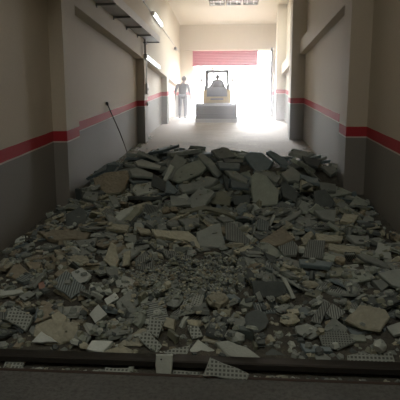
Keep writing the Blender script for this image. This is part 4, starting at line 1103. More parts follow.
    (2025,1219,3563,92,55,-94,840), (164,251,9102,1027,-142,-97,-392), (2056,-2141,4859,300,49,43,-564), (1335,-2521,5865,374,106,15,-857),
    (779,841,5509,386,46,44,-673), (1096,-2064,3385,54,37,-91,925), (635,-1510,6626,528,65,-10,137), (1861,-1963,4810,290,21,66,-936),
    (1317,-1871,4985,313,45,38,-672), (461,-2309,3498,89,131,-239,744), (313,-595,8942,995,-5,-184,-982), (1946,-1343,4918,304,62,29,-554),
    (936,-57,4910,310,45,49,-769), (158,-531,7895,1079,125,66,178), (687,-2188,6122,464,59,-21,127), (358,-2135,3353,55,28,87,-959),
    (1980,169,5562,386,49,38,-601), (1883,-1486,6971,584,-198,-930,275), (1848,-1894,5651,403,49,44,-729), (287,-1341,6773,591,327,-50,-106),
    (1597,1516,5653,404,28,55,-907), (1718,-1119,4329,253,-36,-18,989), (1140,-848,5737,417,68,3,-32), (1998,1402,5079,327,5,-64,996),
    (553,-90,5921,440,-4,-54,999), (691,-216,4529,261,482,-280,-704), (1577,1623,5865,442,622,39,-127), (993,-1335,5317,370,-891,-452,-17),
    (4,170,6607,536,19,56,-975), (341,3,5304,361,58,-26,418), (1441,811,4986,313,48,-54,714), (685,834,5676,407,58,-5,25),
    (1078,-1730,7220,659,22,243,-969), (686,-2374,4266,209,85,-2,496), (1520,-560,5611,392,67,12,-360), (84,-469,7230,662,180,-170,715),
    (115,-1407,7977,1049,2,31,-999), (146,616,7952,1037,12,-60,980), (2019,952,4887,303,74,5,-10), (205,1244,7310,706,0,253,-962),
    (1280,-1584,6477,512,51,-48,745), (1115,-973,4898,301,34,-55,916), (320,-2240,10268,961,59,-56,616), (721,-738,6428,563,-3,-30,998),
    (1323,-2298,6174,463,88,-50,-332), (1798,-1635,6320,491,51,121,-934), (1899,-1290,5576,393,66,-4,41), (2095,116,4539,260,63,-8,199),
    (910,1527,3644,108,20,109,-971), (2036,1479,5917,439,-4,69,-995), (1079,1669,5311,359,29,-59,906), (754,-1821,4214,216,38,53,-904),
    (1640,1471,6516,521,642,-414,-230), (2031,-698,5966,454,122,-142,465), (515,736,6643,531,54,-34,520), (1758,-464,4642,272,41,53,-841),
    (462,1557,4467,250,64,17,-383), (963,-1716,5584,398,112,-24,690), (931,-1684,6437,555,-108,239,464), (2026,1436,5609,401,71,8,-56),
    (162,-2412,7814,700,550,-333,753), (93,557,7546,881,4,297,-954), (1095,-397,5659,405,-128,989,68), (1650,-1362,6221,478,69,-27,318),
    (49,1471,8959,953,2,128,970), (1094,-2443,3599,81,91,-41,-97), (624,-2454,4457,211,27,-109,361), (527,-120,5923,474,46,32,-712),
    (248,1773,6831,566,60,-27,408), (315,481,7193,755,146,201,-810), (1643,-2352,7077,633,-542,202,631), (1572,-185,3497,83,69,-83,795),
    (405,-1435,5164,338,20,-61,950), (1527,-1927,5973,443,5,-77,992), (1257,-140,3423,67,-992,0,90), (844,809,5522,430,5,-60,995),
    (208,1075,9145,934,-23,-127,-987), (511,-780,4215,210,29,-55,912), (59,-1198,9083,942,22,988,-153), (533,76,6698,581,-33,-82,-576),
    (843,-1464,5005,322,-996,-63,-14), (517,-2387,5066,298,13,-113,388), (2068,-715,4883,307,4,62,-991), (1212,-1598,5501,384,14,-67,984),
    (922,-2426,3430,60,-884,458,2), (1387,-2268,7026,591,-802,548,174), (2051,1014,6552,550,207,-33,-675), (262,-609,8163,1110,-147,185,-500),
    (1823,-2161,4573,263,50,40,-469), (1534,-1197,5720,443,465,-128,-852), (2034,1647,5810,425,10,-67,995), (1067,-1645,3778,139,109,13,-95),
    (1784,-2441,3843,128,-79,-93,991), (1023,1702,4968,313,39,-101,833), (1729,-2434,3938,148,-21,-119,703), (111,214,8147,1071,49,-43,650),
    (196,-46,8406,1169,208,-10,599), (1311,1714,3939,196,423,141,115), (1879,-2213,3365,52,74,51,-619), (199,175,8288,1140,-4,4,-561),
    (794,-1528,4714,277,60,46,-339), (572,794,5984,451,15,-66,987), (1226,841,3696,123,27,104,-971), (323,-2102,8484,919,-31,968,37),
    (747,-356,5328,366,60,-26,500), (1493,216,6949,612,85,-43,635), (702,-1164,5231,342,-150,-718,652), (939,659,5767,413,19,-70,936),
    (1034,-953,3705,123,53,97,-848), (1625,-1407,3686,122,111,-6,79), (535,1529,4695,278,46,44,-724), (1808,-2116,4032,190,29,-66,938),
    (10,-1323,7411,791,264,119,-412), (1757,-1063,4825,307,656,-254,705), (1927,1360,5800,426,82,-4,-33), (375,-2281,3631,111,77,87,-924),
    (1148,793,7000,572,83,16,-112), (812,-962,5707,406,42,-50,718), (550,304,5915,440,63,-17,262), (842,1553,4094,194,10,65,-981),
    (559,849,6639,523,89,-22,357), (97,1310,7837,972,128,82,-72), (1819,-1116,4419,246,62,-40,611), (519,916,4458,243,43,54,-651),
    (689,1144,5763,415,-520,-852,-52), (1630,1622,6421,521,311,-125,118), (1809,448,6637,532,51,43,-692), (1255,-4,6903,597,222,964,44),
    (1480,-2277,6006,436,93,51,-980), (434,-1962,3247,36,727,5,455), (190,1122,6718,567,-338,-935,37), (1275,-96,6601,521,-982,188,1),
    (455,-2434,5626,376,-162,-504,771), (1937,-134,6206,491,-33,443,-631), (222,-306,6841,612,-158,985,41), (1550,-171,6740,542,-314,947,53),
    (1897,-1827,4372,237,-457,887,65), (1195,-2022,6159,469,17,62,-974), (1297,447,5263,363,51,62,-988), (1802,224,4742,311,149,36,669),
    (641,-827,6373,559,137,-138,156), (1510,-1183,5500,384,-386,-582,451), (197,-626,8417,1128,67,-143,93), (1151,1189,5801,424,27,-61,968),
    (1143,-2577,5584,336,35,-87,614), (121,172,7372,846,266,-132,241), (86,380,9052,973,-44,-150,-952), (1432,1574,6011,446,63,0,-28),
    (1833,-2119,6530,520,33,47,-751), (2065,1217,5882,460,-62,43,-452), (1634,-650,6479,567,-939,-343,-9), (569,-763,6278,496,116,233,930),
    (2035,-1159,5619,439,519,-75,-158), (1437,962,5468,407,172,93,757), (493,-1547,6603,558,70,-7,18), (1774,-398,5733,446,67,1,141),
    (253,-425,7722,975,168,130,-588), (1563,67,5665,403,-1,-68,998), (401,-577,6260,481,68,-6,147), (2073,78,4129,206,24,-67,944),
    (1749,1045,3909,176,2,90,-996), (1948,1816,4454,268,-111,989,95), (2076,212,5796,431,195,447,829), (1464,-383,5597,408,255,-879,58),
    (1900,1832,6224,490,195,-174,755), (1210,-2005,6363,499,54,-40,599), (1166,-1966,3841,160,109,30,-287), (1100,-435,6413,517,-54,-109,966),
    (711,-1195,6370,523,931,22,8), (1429,-2204,4995,312,48,-46,559), (671,-1330,4551,265,23,-53,755), (150,-1396,8496,1121,-43,-49,-734),
    (215,-690,6969,610,106,-83,358), (655,-1611,5375,369,-769,-636,-48), (1156,-540,5989,469,154,-38,480), (911,-237,4796,301,-552,457,-655),
    (1810,1500,4881,362,54,13,146), (1266,941,6692,589,-634,739,128), (901,-2048,5609,399,81,-7,257), (437,920,4272,227,21,-49,898),
    (538,309,4459,311,-12,-860,349), (1571,-2158,3917,170,-12,-109,992), (1779,-1544,6281,477,465,-484,-650), (1860,-2520,6147,420,-53,-94,924),
    (302,-164,8190,1079,36,51,-825), (736,1662,3370,50,14,97,-978), (1163,-1149,5560,439,-25,-569,821), (1082,-2184,6447,502,-1,-68,951),
    (1855,-1223,5416,377,62,-3,64), (1267,401,5590,391,46,-38,624), (1712,1503,6941,572,106,-17,86), (152,1052,6817,610,945,132,-119),
    (1106,72,5031,327,54,31,-415), (1190,-2484,5761,373,746,657,104), (357,-533,7234,719,47,-194,965), (410,-945,4641,268,15,67,-974),
    (2088,1081,5440,379,41,73,-749), (1540,-852,6520,589,-56,8,267), (317,-1618,7483,834,94,278,-941), (443,624,4408,241,59,27,-447),
    (228,-800,8305,1154,35,57,-903), (1882,-2457,4014,186,-58,-196,-714), (1961,-1017,4733,281,58,-18,280), (329,-593,7696,959,89,-254,909),
    (446,-142,4819,292,57,-40,744), (656,1108,6980,613,230,171,523), (555,-2325,4860,283,60,-95,210), (1991,-713,5599,412,-607,-129,120),
    (497,1747,3665,117,105,-30,256), (773,822,5124,332,12,-62,994), (1194,-1932,4974,321,-41,937,-54), (1261,-131,4691,298,-514,-482,671),
    (388,302,5774,413,-650,-756,-54), (206,-1080,7403,775,-845,447,135), (240,-256,7267,829,165,-233,931), (233,-1769,7478,846,102,-329,652),
    (131,-2187,9241,868,-33,-28,158), (1342,285,5628,400,-448,-473,472), (1916,-2054,5419,384,69,-63,988), (872,-1232,4558,269,71,-8,-153),
    (1902,36,7312,712,-609,-742,-215), (1206,678,6973,579,-722,-689,-40), (1032,-42,6949,491,-198,-730,618), (1756,-2346,7100,572,-872,477,-36),
    (2082,876,6124,503,-666,-675,-211), (1134,971,5322,362,12,-62,942), (438,705,6815,653,705,621,-336), (757,1315,7100,613,-755,628,109),
    (609,-783,6911,644,-30,-134,988), (825,-125,6663,608,411,-816,-155), (552,-2577,4160,160,-627,-36,-25), (1698,32,4350,238,26,-62,948),
    (918,-1647,3600,100,117,17,-119), (324,928,7122,745,137,-3,196), (336,-1995,5531,381,0,-69,998), (614,-1401,4292,272,-4,68,975),
    (1114,-1585,7378,747,86,284,-910), (1693,-861,6268,482,54,43,-544), (232,1515,6992,641,-506,-855,-106), (156,-811,7445,809,93,285,-910),
    (1233,-2200,5474,413,-255,-48,937), (1454,210,4292,226,71,17,-211), (335,1867,6426,501,59,-8,122), (42,1700,8095,960,70,-77,980),
    (1504,1402,3872,164,2,-110,992), (58,1293,7205,751,-76,937,-150), (1253,1902,5296,354,-670,739,52), (1040,33,4981,317,218,629,615),
    (1831,281,5468,388,113,67,-737), (1546,-765,4780,294,58,40,-565), (1728,-1064,3437,67,69,-67,706), (484,-897,3990,186,25,95,-970),
    (185,-200,7972,1053,7,-60,986), (943,-2248,6261,480,-15,-66,993), (1952,1505,3881,169,104,6,-133), (261,201,8274,1194,1,2,1000),
    (1885,1232,3647,115,92,66,-560), (1908,1341,6208,505,-10,78,-982), (296,-2277,7400,717,169,7,-832), (1649,-1365,3899,175,86,-87,485),
    (1656,-1046,3961,182,66,63,-676), (930,1518,6431,554,-271,887,-320), (1981,124,6028,473,213,-21,509), (1042,235,6464,513,-481,-869,-92),
    (106,949,6856,753,-655,749,-31), (2075,695,5878,447,502,256,583), (2060,-185,4242,219,31,-59,898), (1680,1173,5561,390,2,62,-996),
    (883,-821,6121,465,63,15,-320), (1864,659,5666,408,11,-63,963), (1358,-479,6087,487,228,-161,946), (546,-853,3921,178,741,105,131),
    (337,-208,5826,444,-904,383,191), (1142,359,6913,559,-968,-243,-14), (1556,-2619,3620,76,-67,-333,759), (183,1020,7532,873,-7,286,-956),
    (1825,-847,4161,211,43,50,-741), (1415,-1520,6690,607,68,31,-582), (344,-794,5119,370,7,146,-138), (665,-2297,5640,411,59,46,16),
    (598,-737,6965,684,316,744,-107), (366,-223,5557,292,12,-73,992), (917,1343,4368,239,27,65,-910), (759,-1752,6408,494,45,31,-321),
    (654,1593,4412,239,84,14,-164), (1484,1210,5942,495,41,58,919), (245,122,7251,712,-437,-89,-763), (2042,-453,5339,363,38,48,-814),
    (1959,-2452,6380,464,109,38,-951), (274,498,8336,1144,-394,-353,-353), (444,1504,6146,481,-656,209,-662), (1329,-344,5652,443,-494,-860,80),
    (352,1414,4645,273,56,2,-71), (457,-287,4765,292,-347,936,58), (1669,-646,4559,266,71,-13,389), (1871,593,6083,455,36,53,-825),
    (1592,-1051,6855,622,27,148,-634), (1942,-1101,5947,449,114,-182,949), (404,-1810,6322,506,-326,-937,-61), (758,1342,3865,196,111,58,-858),
    (2029,966,5475,449,13,185,-136), (1878,-960,3972,184,-495,-866,-46), (1653,-2447,7642,636,148,-29,-803), (1677,1901,4394,244,27,-56,933),
    (1689,-2037,3454,87,74,-5,970), (793,-1747,3471,71,93,-68,655), (210,-2174,8360,912,-127,-271,807), (2041,-2391,3510,88,-597,-36,-37),
    (809,1873,6532,540,-209,-46,128), (1025,326,5763,451,-966,-250,-35), (476,-1681,5730,457,-52,62,986), (1792,-1318,3843,174,-11,-255,-704),
    (1015,255,6408,494,38,-56,805), (991,-919,5628,416,145,-87,824), (1030,-866,4634,270,34,41,-835), (764,-2234,6860,553,54,42,-831),
    (1719,-80,6453,530,-296,-923,-81), (312,616,6869,673,795,552,-226), (1401,1366,3500,82,66,81,-777), (1420,-194,4768,286,47,-82,725),
    (71,912,8995,1032,-138,-9,-160), (1211,481,5386,373,-636,-93,95), (1376,316,7028,608,407,-551,-535), (1318,1740,3687,158,82,65,-719),
    (668,-21,5793,419,38,-59,882), (694,-1944,5956,474,15,-77,983), (1182,666,4581,263,29,50,-842), (1761,-1388,3992,191,85,32,-256),
    (1043,222,5331,382,336,-28,-312), (422,-555,4290,229,-2,-434,900), (940,-1190,6240,534,536,-216,74), (421,-1778,3579,109,-306,-630,578),
    (26,-724,8738,1088,-157,-159,-768), (1667,-2157,3681,143,-510,851,95), (1361,-2432,6438,521,103,-59,-529), (466,-917,5890,458,86,108,-115),
    (9,-2178,7976,815,156,-198,-403), (1365,1051,5708,413,9,65,-991), (1036,-1804,6850,599,-348,-73,-393), (1964,-2433,6139,430,122,-64,-612),
    (673,-890,4675,271,47,-48,633), (1542,-2492,7534,653,-114,-87,928), (1461,-1181,6811,554,8,65,-992), (181,-1350,7273,776,325,-19,-76),
    (692,350,6609,523,56,-15,193), (968,-2331,6127,452,445,-606,168), (643,1538,6641,530,-843,-311,71), (397,-1553,3571,125,177,91,138),
    (1623,-1453,6677,645,32,55,-971), (1186,958,3794,148,88,-71,651), (257,-1216,6941,665,-39,304,-896), (869,129,6480,505,-694,718,46),
    (701,-393,5423,378,56,-21,197), (1081,1170,5359,391,123,-84,971), (932,83,4850,343,-884,-438,-17), (907,-20,4412,241,7,64,-998),
    (464,1858,4751,189,27,-58,946), (1621,1203,5104,356,-115,710,194), (1337,817,5834,422,62,1,-35), (1360,717,5328,381,-13,339,-937),
    (506,-102,4182,218,-247,684,174), (1171,814,4378,236,60,16,-184), (1013,-2440,5114,317,-982,83,-169), (1746,-440,3946,170,91,0,46),
    (525,1359,6606,519,-961,269,10), (1538,-1238,5984,440,27,59,-967), (1995,-1958,4863,340,141,-151,-976), (634,-701,6164,512,-129,833,408),
    (2074,-2375,4673,267,326,776,-156), (1202,1802,3432,69,38,-86,893), (959,68,6097,453,52,25,-393), (1028,-1708,4823,325,-62,122,-938),
    (818,1687,4043,207,-46,67,680), (608,21,3984,190,-342,654,-371), (1854,1454,3727,140,214,-9,268), (1047,-431,5912,476,815,245,-87),
    (2003,751,5693,422,-880,-114,-51), (670,-729,6317,562,-141,-987,-7), (450,-1854,5836,427,508,860,41), (571,-1805,4156,249,40,52,-918),
    (2061,-23,4199,217,-990,-14,29), (354,-1900,5500,385,-996,42,-78), (735,367,6742,547,58,40,-632), (244,-2179,7068,708,920,181,189),
    (1162,145,5634,434,90,-16,191), (926,478,6506,518,17,68,-941), (1558,-953,5450,374,391,614,-339), (1053,1080,4635,276,8,63,-984),
    (1603,620,6661,542,930,280,109), (238,1772,8255,970,55,33,79), (428,-254,5530,383,46,-45,730), (216,-2314,7889,736,-888,397,-179),
    (8,-1136,6428,593,929,182,-275), (1866,-841,5458,379,-889,-453,-21), (722,-686,6518,675,324,-561,687), (680,-1111,4604,268,35,-53,787),
    (1939,271,7079,615,-175,-13,-715), (894,-259,7100,627,-362,655,-655), (394,-500,4998,341,420,-165,290), (558,-1795,6523,554,112,-477,216),
    (17,-1407,7068,662,35,-157,958), (1926,1703,6298,495,566,-651,494), (582,-1412,4392,265,-227,-65,172), (454,356,6290,485,63,-5,137),
    (885,-1995,6053,499,18,69,-988), (1340,-1879,4111,207,37,68,-866), (815,30,3562,98,68,92,-724), (938,1613,5472,372,418,546,564),
    (1240,-964,6463,533,224,-271,-244), (113,1183,8314,1059,65,73,19), (1826,-379,4195,213,51,-45,634), (1739,-645,6864,649,124,-3,157),
    (1098,741,4426,253,340,551,678), (2043,1581,5716,449,38,-50,825), (1979,-45,4024,194,42,59,-789), (1402,-2199,6146,506,39,-60,634),
    (134,-1373,9267,939,992,-59,-101), (1768,-2551,6554,484,476,-523,334), (849,-592,4598,302,-41,86,-487), (1430,-1932,3743,131,19,-100,986),
    (189,-880,7073,663,-215,-29,826), (832,1556,5474,447,31,-31,343), (373,-1669,3429,72,69,198,-237), (1175,1448,4904,335,-7,-62,994),
    (1310,-245,4654,268,63,22,-366), (139,-1366,8966,971,-152,-89,-499), (1235,644,4259,262,207,66,-960), (613,-2290,4782,288,28,-93,301),
    (1381,1178,4266,231,-45,57,-497), (505,-2198,3781,142,-917,-375,-54), (2033,-13,6343,549,250,104,410), (2017,-2366,6199,473,38,-291,-250),
    (419,1278,5704,438,469,218,231), (1541,-249,6655,566,565,-449,-126), (1642,-1733,5805,484,-63,-49,4), (1247,-2506,5994,397,94,-32,-573),
    (964,940,5944,465,82,89,214), (811,1278,5621,412,737,243,86), (468,1322,6317,559,29,-15,565), (173,-775,7106,747,315,42,-807),
    (1859,-589,5267,362,964,-215,128), (126,-1154,8028,1053,30,53,-882), (1966,-571,5761,475,222,-9,-831), (1197,-2476,6069,426,87,51,-962),
    (1687,-923,5047,329,929,-208,-206), (372,-2077,6312,490,25,-58,882), (1112,9,3437,68,313,557,427), (142,-1100,8297,1216,56,-19,85),
    (1125,889,4723,288,61,27,-407), (1894,1874,5744,417,31,58,-930), (403,-1995,4601,264,18,-64,961), (1111,-833,4856,302,63,-41,677),
    (1183,-391,5443,417,-82,44,965), (1066,-1236,6141,502,-818,-65,39), (310,-16,9013,994,-162,-172,-450), (151,-1134,8993,965,690,-702,126),
    (1590,608,6202,503,-331,182,-68), (15,1598,8377,1077,58,27,-973), (387,302,6702,559,325,-533,-706), (1502,193,3893,179,-428,-587,633),
    (24,-766,7904,1125,-2,154,-556), (1446,521,5006,221,-621,-782,-36), (36,1236,6934,571,-947,314,17), (1054,-1994,4353,233,54,-31,525),
    (1004,797,5391,434,81,976,-189), (445,-1680,4426,246,61,30,-428), (797,-2080,4595,262,-420,-577,691), (1378,1524,6751,548,56,-25,425),
    (163,-466,8835,1063,-100,94,-280), (1844,-1639,5209,351,60,-25,408), (703,1245,5502,399,486,518,-274), (285,-1978,7693,929,679,491,459),
    (87,1183,8072,1067,215,83,38), (483,791,5858,461,-698,-132,616), (453,977,4616,295,-370,82,925), (822,-857,6320,560,702,-431,-377),
    (1413,297,6902,597,165,32,-753), (2090,1244,5139,356,174,-279,-461), (529,-88,4778,316,-643,631,-383), (2049,259,5269,370,269,92,-945),
    (1857,-2037,6293,526,74,43,-517), (2072,1149,3838,158,102,-46,176), (924,789,6837,558,20,50,-966), (144,1191,7134,655,-202,-886,315),
    (2014,-8,3781,150,-976,68,-144), (1064,405,6142,505,83,-1,52), (1889,195,5732,456,-961,-212,-34), (94,-927,6860,641,-50,-988,-108),
    (864,-1220,3645,134,876,-272,-191), (1418,213,6538,540,766,213,212), (184,-2215,7670,744,-966,119,-192), (566,953,3635,106,-157,746,-609),
    (1241,-168,5737,412,-32,100,-782), (893,1702,6439,507,79,39,-580), (149,-987,6702,668,-124,-927,353), (2008,-2429,4502,253,104,-12,-678),
    (430,374,6826,559,863,36,66), (1799,-1797,6394,568,313,-823,121), (1349,-1029,6033,492,366,-733,-545), (442,1518,6276,518,237,51,860),
    (1011,1497,5551,442,-40,19,867), (64,-9,7926,1049,-825,-561,-35), (1918,-2318,6642,596,974,-160,-67), (925,-2209,3827,170,-73,735,-667),
    (589,1671,3541,90,13,16,-992), (1453,-1813,5371,383,74,69,-49), (510,-807,4953,335,-384,-804,-451), (297,-658,6678,582,336,431,-749),
    (1312,1902,6257,493,297,-548,-726), (1596,-1948,6790,590,-223,262,928), (1711,1426,4473,274,-82,-5,894), (768,-1027,6473,572,-547,-752,359),
    (362,615,6594,518,-869,490,32), (490,1826,5614,403,57,25,-549), (828,225,6076,500,-238,337,-837), (119,1382,8975,1031,202,-531,-23),
    (729,1216,7054,617,29,396,728), (738,-728,5496,386,0,61,-998), (1587,-1699,4373,275,13,-81,977), (1457,-2404,6896,530,736,667,116),
    (949,-2305,5645,441,58,-48,982), (1180,-44,4129,221,-567,-499,370), (390,-2040,3657,114,103,45,-437), (507,-852,3458,66,-994,51,10),
    (1161,596,6826,578,87,-28,-559), (1215,-50,4338,242,-556,-343,-243), (954,-1223,6049,449,64,28,-422), (1434,1511,4991,323,-508,-80,-185),
    (1604,1736,3252,29,-909,411,37), (556,29,4883,340,113,779,5), (1646,-1882,3391,98,340,672,578), (1219,1412,6064,490,250,38,68),
    (1849,-2555,5161,289,-18,856,-460), (469,-1815,3518,133,-132,194,-480), (1886,-552,6749,654,98,-105,901), (1033,1659,5059,325,-1,-77,997),
    (1282,-2311,4092,192,92,-45,-417), (200,-2083,8917,905,35,-125,-786), (66,-193,9359,929,997,-14,-59), (1044,557,6812,658,906,-315,-57),
    (1119,-1178,4114,221,502,753,318), (891,1579,6254,534,135,158,73), (890,1816,4988,317,47,33,-501), (1424,-2550,4645,219,63,-100,268),
    (1483,1790,5535,422,-362,636,4), (1324,-940,6814,678,114,68,91), (915,-1000,5504,431,-394,300,-28), (1829,-2504,4285,186,-530,803,-252),
    (1501,-1966,4181,210,36,59,-870), (823,-2531,4508,207,127,987,90), (788,-1532,6439,582,667,663,-284), (835,1365,6161,553,-884,-268,-379),
    (1371,-411,7125,627,-55,-823,-565), (753,-332,7191,639,-153,964,215), (1544,514,5673,410,81,17,-361), (588,-2215,5878,430,-3,-73,939),
    (1751,-1974,6656,535,6,-68,998), (997,-1487,6446,503,-362,-930,-58), (155,59,8359,1179,145,155,-230), (2015,583,6125,529,70,-103,-659),
    (1492,-1949,6722,551,-204,223,-951), (1345,1774,6115,460,77,735,-669), (1618,313,6377,489,-5,-64,998), (1405,1771,4359,234,64,-6,79),
    (1697,-1005,6235,559,-977,-187,-82), (1519,-2351,6738,528,9,-99,555), (1131,585,5911,478,-42,-20,-332), (1506,-566,6303,536,-78,98,-982),
    (860,1004,6430,636,199,124,-701), (630,-1385,3542,92,65,-85,767), (1395,470,5999,478,-39,-566,821), (923,686,5446,404,154,182,157),
    (1922,-2317,3200,29,97,-667,716), (393,-975,4986,313,58,-47,395), (660,-1421,6475,526,976,-113,-131), (870,-1358,4765,282,-973,-223,-20),
    (1412,-2434,4846,270,243,53,-881), (980,-851,3337,46,39,-89,925), (531,-1545,6359,494,11,51,-941), (854,-1558,4551,265,-615,-289,-678),
    (1807,574,5733,411,-557,828,34), (1814,-4,5643,445,146,-192,4), (1068,591,6392,525,-343,165,-919), (209,-1058,7891,1123,58,-119,165),
    (888,-357,5832,510,-204,281,-812), (376,-1306,5233,348,5,-60,929), (1795,575,6019,474,63,9,-240), (62,508,8248,1103,-571,379,583),
    (1938,-1318,3669,123,-737,-661,-101), (383,-1177,3833,168,-194,194,-405), (1249,554,4694,289,24,142,-840), (500,1100,4743,317,281,884,360),
    (1075,-1191,6708,649,-696,557,282), (1624,-2262,6503,510,-863,-501,-43), (1097,1094,3686,120,94,59,-498), (342,1700,6988,581,-370,925,76),
    (1487,273,6882,636,81,27,186), (435,312,7001,687,59,-36,864), (1385,1077,6189,473,-997,45,2), (1242,68,5477,383,61,-22,302),
    (223,-431,9281,892,-63,62,477), (791,-1213,6552,612,693,-718,40), (1928,78,7010,659,-968,126,-2), (364,-1910,6238,485,121,-33,-338),
    (1421,-2030,3413,124,70,13,873), (1574,-1538,3477,70,94,-5,-8), (805,-29,6545,529,-650,-8,9), (700,-436,5067,369,-118,645,325),
    (489,-2559,5102,270,100,61,-992), (247,-998,7680,1030,418,165,36), (180,-1111,7092,734,-58,189,-977), (1870,259,5029,362,-377,342,-845),
    (562,-759,4845,338,39,-17,960), (2080,-2248,5486,422,191,-191,-739), (628,1166,3739,160,156,55,920), (178,-1086,7271,737,622,615,-181),
    (1107,606,6465,533,261,710,260), (1570,-2380,6036,425,105,58,-992), (581,1107,6041,484,-33,4,988), (423,-363,6646,540,690,696,-183),
    (743,-1799,6103,466,660,158,734), (1797,748,5895,459,-584,390,-480), (1972,-2081,6460,549,234,32,945), (1244,-1890,5539,431,591,286,691),
    (1815,1186,6470,535,235,955,1), (817,1330,5555,431,-382,681,-504), (975,-2365,5911,434,-940,-299,-163), (1026,-122,3928,196,-602,-734,-120),
    (784,1444,3510,88,67,82,-755), (1051,-114,4264,237,141,-330,321), (55,219,8650,1177,-113,102,-322), (45,1902,8959,978,216,-370,519),
    (1467,-2484,4185,170,110,25,-992), (1160,1803,4524,300,-187,237,459), (1503,1882,4738,339,-56,35,-221), (2020,-588,5089,383,-74,-1,-939),
    (1704,-114,5751,438,-710,-685,107), (1456,-1049,5648,398,-225,-972,-62), (1804,-2440,4669,250,-77,-34,977), (663,-2217,6024,484,81,94,-720),
    (576,1029,6032,512,131,-333,160), (202,1334,7510,836,-328,-638,398), (1295,-113,4423,250,416,258,-872), (1602,1459,3664,158,95,-146,938),
    (1566,-1577,3683,134,-217,-874,416), (715,-234,5499,434,-171,338,-848), (508,-207,4710,288,-739,-23,-426), (1721,-11,5548,448,75,-231,319),
    (1198,-2226,6305,523,-142,-955,259), (1575,-1702,4658,280,49,-69,878), (1350,85,5744,444,-610,161,45), (567,-1766,5906,448,-266,-41,56),
    (1612,-608,4137,205,59,28,-345), (804,1064,5966,515,-136,-40,982), (1458,-127,5697,401,-493,867,63), (1782,12,4793,309,365,-844,-377),
    (1858,1384,5873,428,-780,-622,-48), (2,-1478,7063,732,186,-33,54), (425,-823,4769,310,-598,-255,236), (107,-661,7085,743,306,-95,-513),
    (859,941,6249,497,79,97,748), (259,692,6956,691,373,188,-396), (2094,-866,5685,451,-358,166,-94), (1433,-663,6056,479,53,35,-870),
    (1647,552,4991,349,6,58,-960), (328,-974,8579,1248,-157,-90,-668), (1796,-19,4410,274,46,54,-807), (1228,-1006,4579,275,-312,-889,-67),
    (944,-1239,3608,106,294,-612,-356), (1508,1777,3776,219,106,27,-397), (1507,-869,5591,443,157,60,-579), (1298,-1251,5866,451,-7,89,-921),
    (1528,-1649,4548,283,-44,240,356), (1185,1086,7193,634,-723,-654,-131), (1334,-864,5873,477,65,-58,956), (1390,-2344,5255,335,-900,-413,-106),
    (1419,-1667,6967,615,-548,-92,14), (676,-2242,3417,79,823,517,-56), (412,-2426,6747,507,-699,707,-22), (256,-376,7341,873,189,107,129),
    (473,1579,3745,135,91,71,-635), (528,-1393,4835,299,16,59,-936), (892,-1124,6825,664,-48,142,-925), (1659,-2139,5564,393,-533,842,44),
    (1818,-1911,3597,120,-104,979,-171), (1227,-1347,6416,551,936,80,315), (1141,-224,6856,573,-992,-85,-67), (130,-442,6595,643,60,139,-635),
    (69,1642,9520,863,-77,-997,-11), (584,-1082,6734,553,-619,-407,523), (661,870,6755,661,-179,-205,-540), (1561,-1564,6844,617,-31,-944,-195),
    (1965,1274,4271,227,52,-40,610), (1853,-805,3996,191,39,-83,908), (657,-534,6161,480,71,-682,-717), (1150,-81,4946,364,89,-39,423),
    (1919,-611,3797,179,62,81,-744), (1638,-510,5423,482,-95,-102,127), (1662,-2086,6157,515,24,56,-632), (57,-1856,8528,1067,-84,-175,-255),
    (1348,805,6719,608,-269,-697,507), (1239,1171,4435,278,53,121,-222), (1286,-1946,5083,322,12,64,-966), (1512,-2013,6281,562,-910,-405,-39),
    (1301,-1605,7000,657,-77,-868,424), (1830,1326,5945,473,547,-139,-455), (125,1528,8321,1121,-86,-97,897), (1973,523,6451,552,62,54,-549),
    (1181,-430,4011,188,8,77,-984), (1389,567,6148,586,847,-138,298), (1287,404,5895,491,99,80,-992), (1308,446,6940,719,70,-82,278),
    (167,-1446,9024,972,446,498,358), (1099,554,6622,555,362,777,494), (265,562,8866,1019,-179,47,243), (2047,1063,4850,329,425,-494,470),
    (640,-1221,6450,564,908,-232,-181), (1478,712,6081,504,-367,928,7), (179,562,6989,763,703,188,291), (989,-1413,5762,417,14,-56,994),
    (458,258,3872,199,827,-112,-542), (1716,1799,6865,618,19,67,-964), (1904,-896,6134,505,56,19,-405), (771,1720,4165,239,53,57,-672),
    (1170,1163,6707,608,-965,-236,111), (2028,374,5833,511,115,-47,-465), (1105,1541,3973,181,-958,77,-17), (1884,1259,3960,181,52,78,-827),
    (439,-1792,5544,390,-12,61,-998), (154,-2579,8358,718,809,154,118), (1225,-2415,4157,194,252,-191,-945), (331,-294,5712,485,-49,242,-381),
    (1109,-614,4993,339,259,257,-628), (177,-314,6937,648,-560,-120,133), (1515,-1603,5871,433,64,1,9), (478,-1747,6056,471,-374,-499,-314),
    (1088,760,5449,440,576,-773,250), (824,-2403,4413,210,-144,983,37), (1041,1538,3449,64,-455,884,92), (1851,556,4834,290,127,-990,-55),
    (77,223,7197,730,-158,-942,-293), (105,-1,7609,992,106,108,-267), (1862,-893,6035,465,888,44,-209), (913,-1774,5478,423,60,53,636),
    (834,-1159,4946,337,195,-73,-623), (98,-991,8316,1282,56,20,-750), (123,1469,7992,1017,-360,1,-583), (1018,-2521,5653,353,-993,-14,-95),
    (103,-197,6880,679,60,-38,-158), (1644,789,6739,545,-957,283,31), (1763,-1006,6654,585,5,-32,844), (1969,659,6953,781,226,-98,-923),
    (1005,-2239,5244,347,24,45,-990), (1380,-1558,5205,342,-293,-953,-67), (1611,-1325,5037,325,66,19,-200), (1062,229,6770,550,63,-10,158),
    (347,389,6814,654,502,586,626), (840,1699,6525,541,19,-49,946), (2002,417,4181,263,427,129,758), (12,-1419,8874,1113,-117,-22,-385),
    (881,1709,4693,321,472,-677,520), (427,-1043,6215,593,-54,-84,979), (1514,24,3763,204,755,602,188), (1339,-71,6393,499,423,311,112),
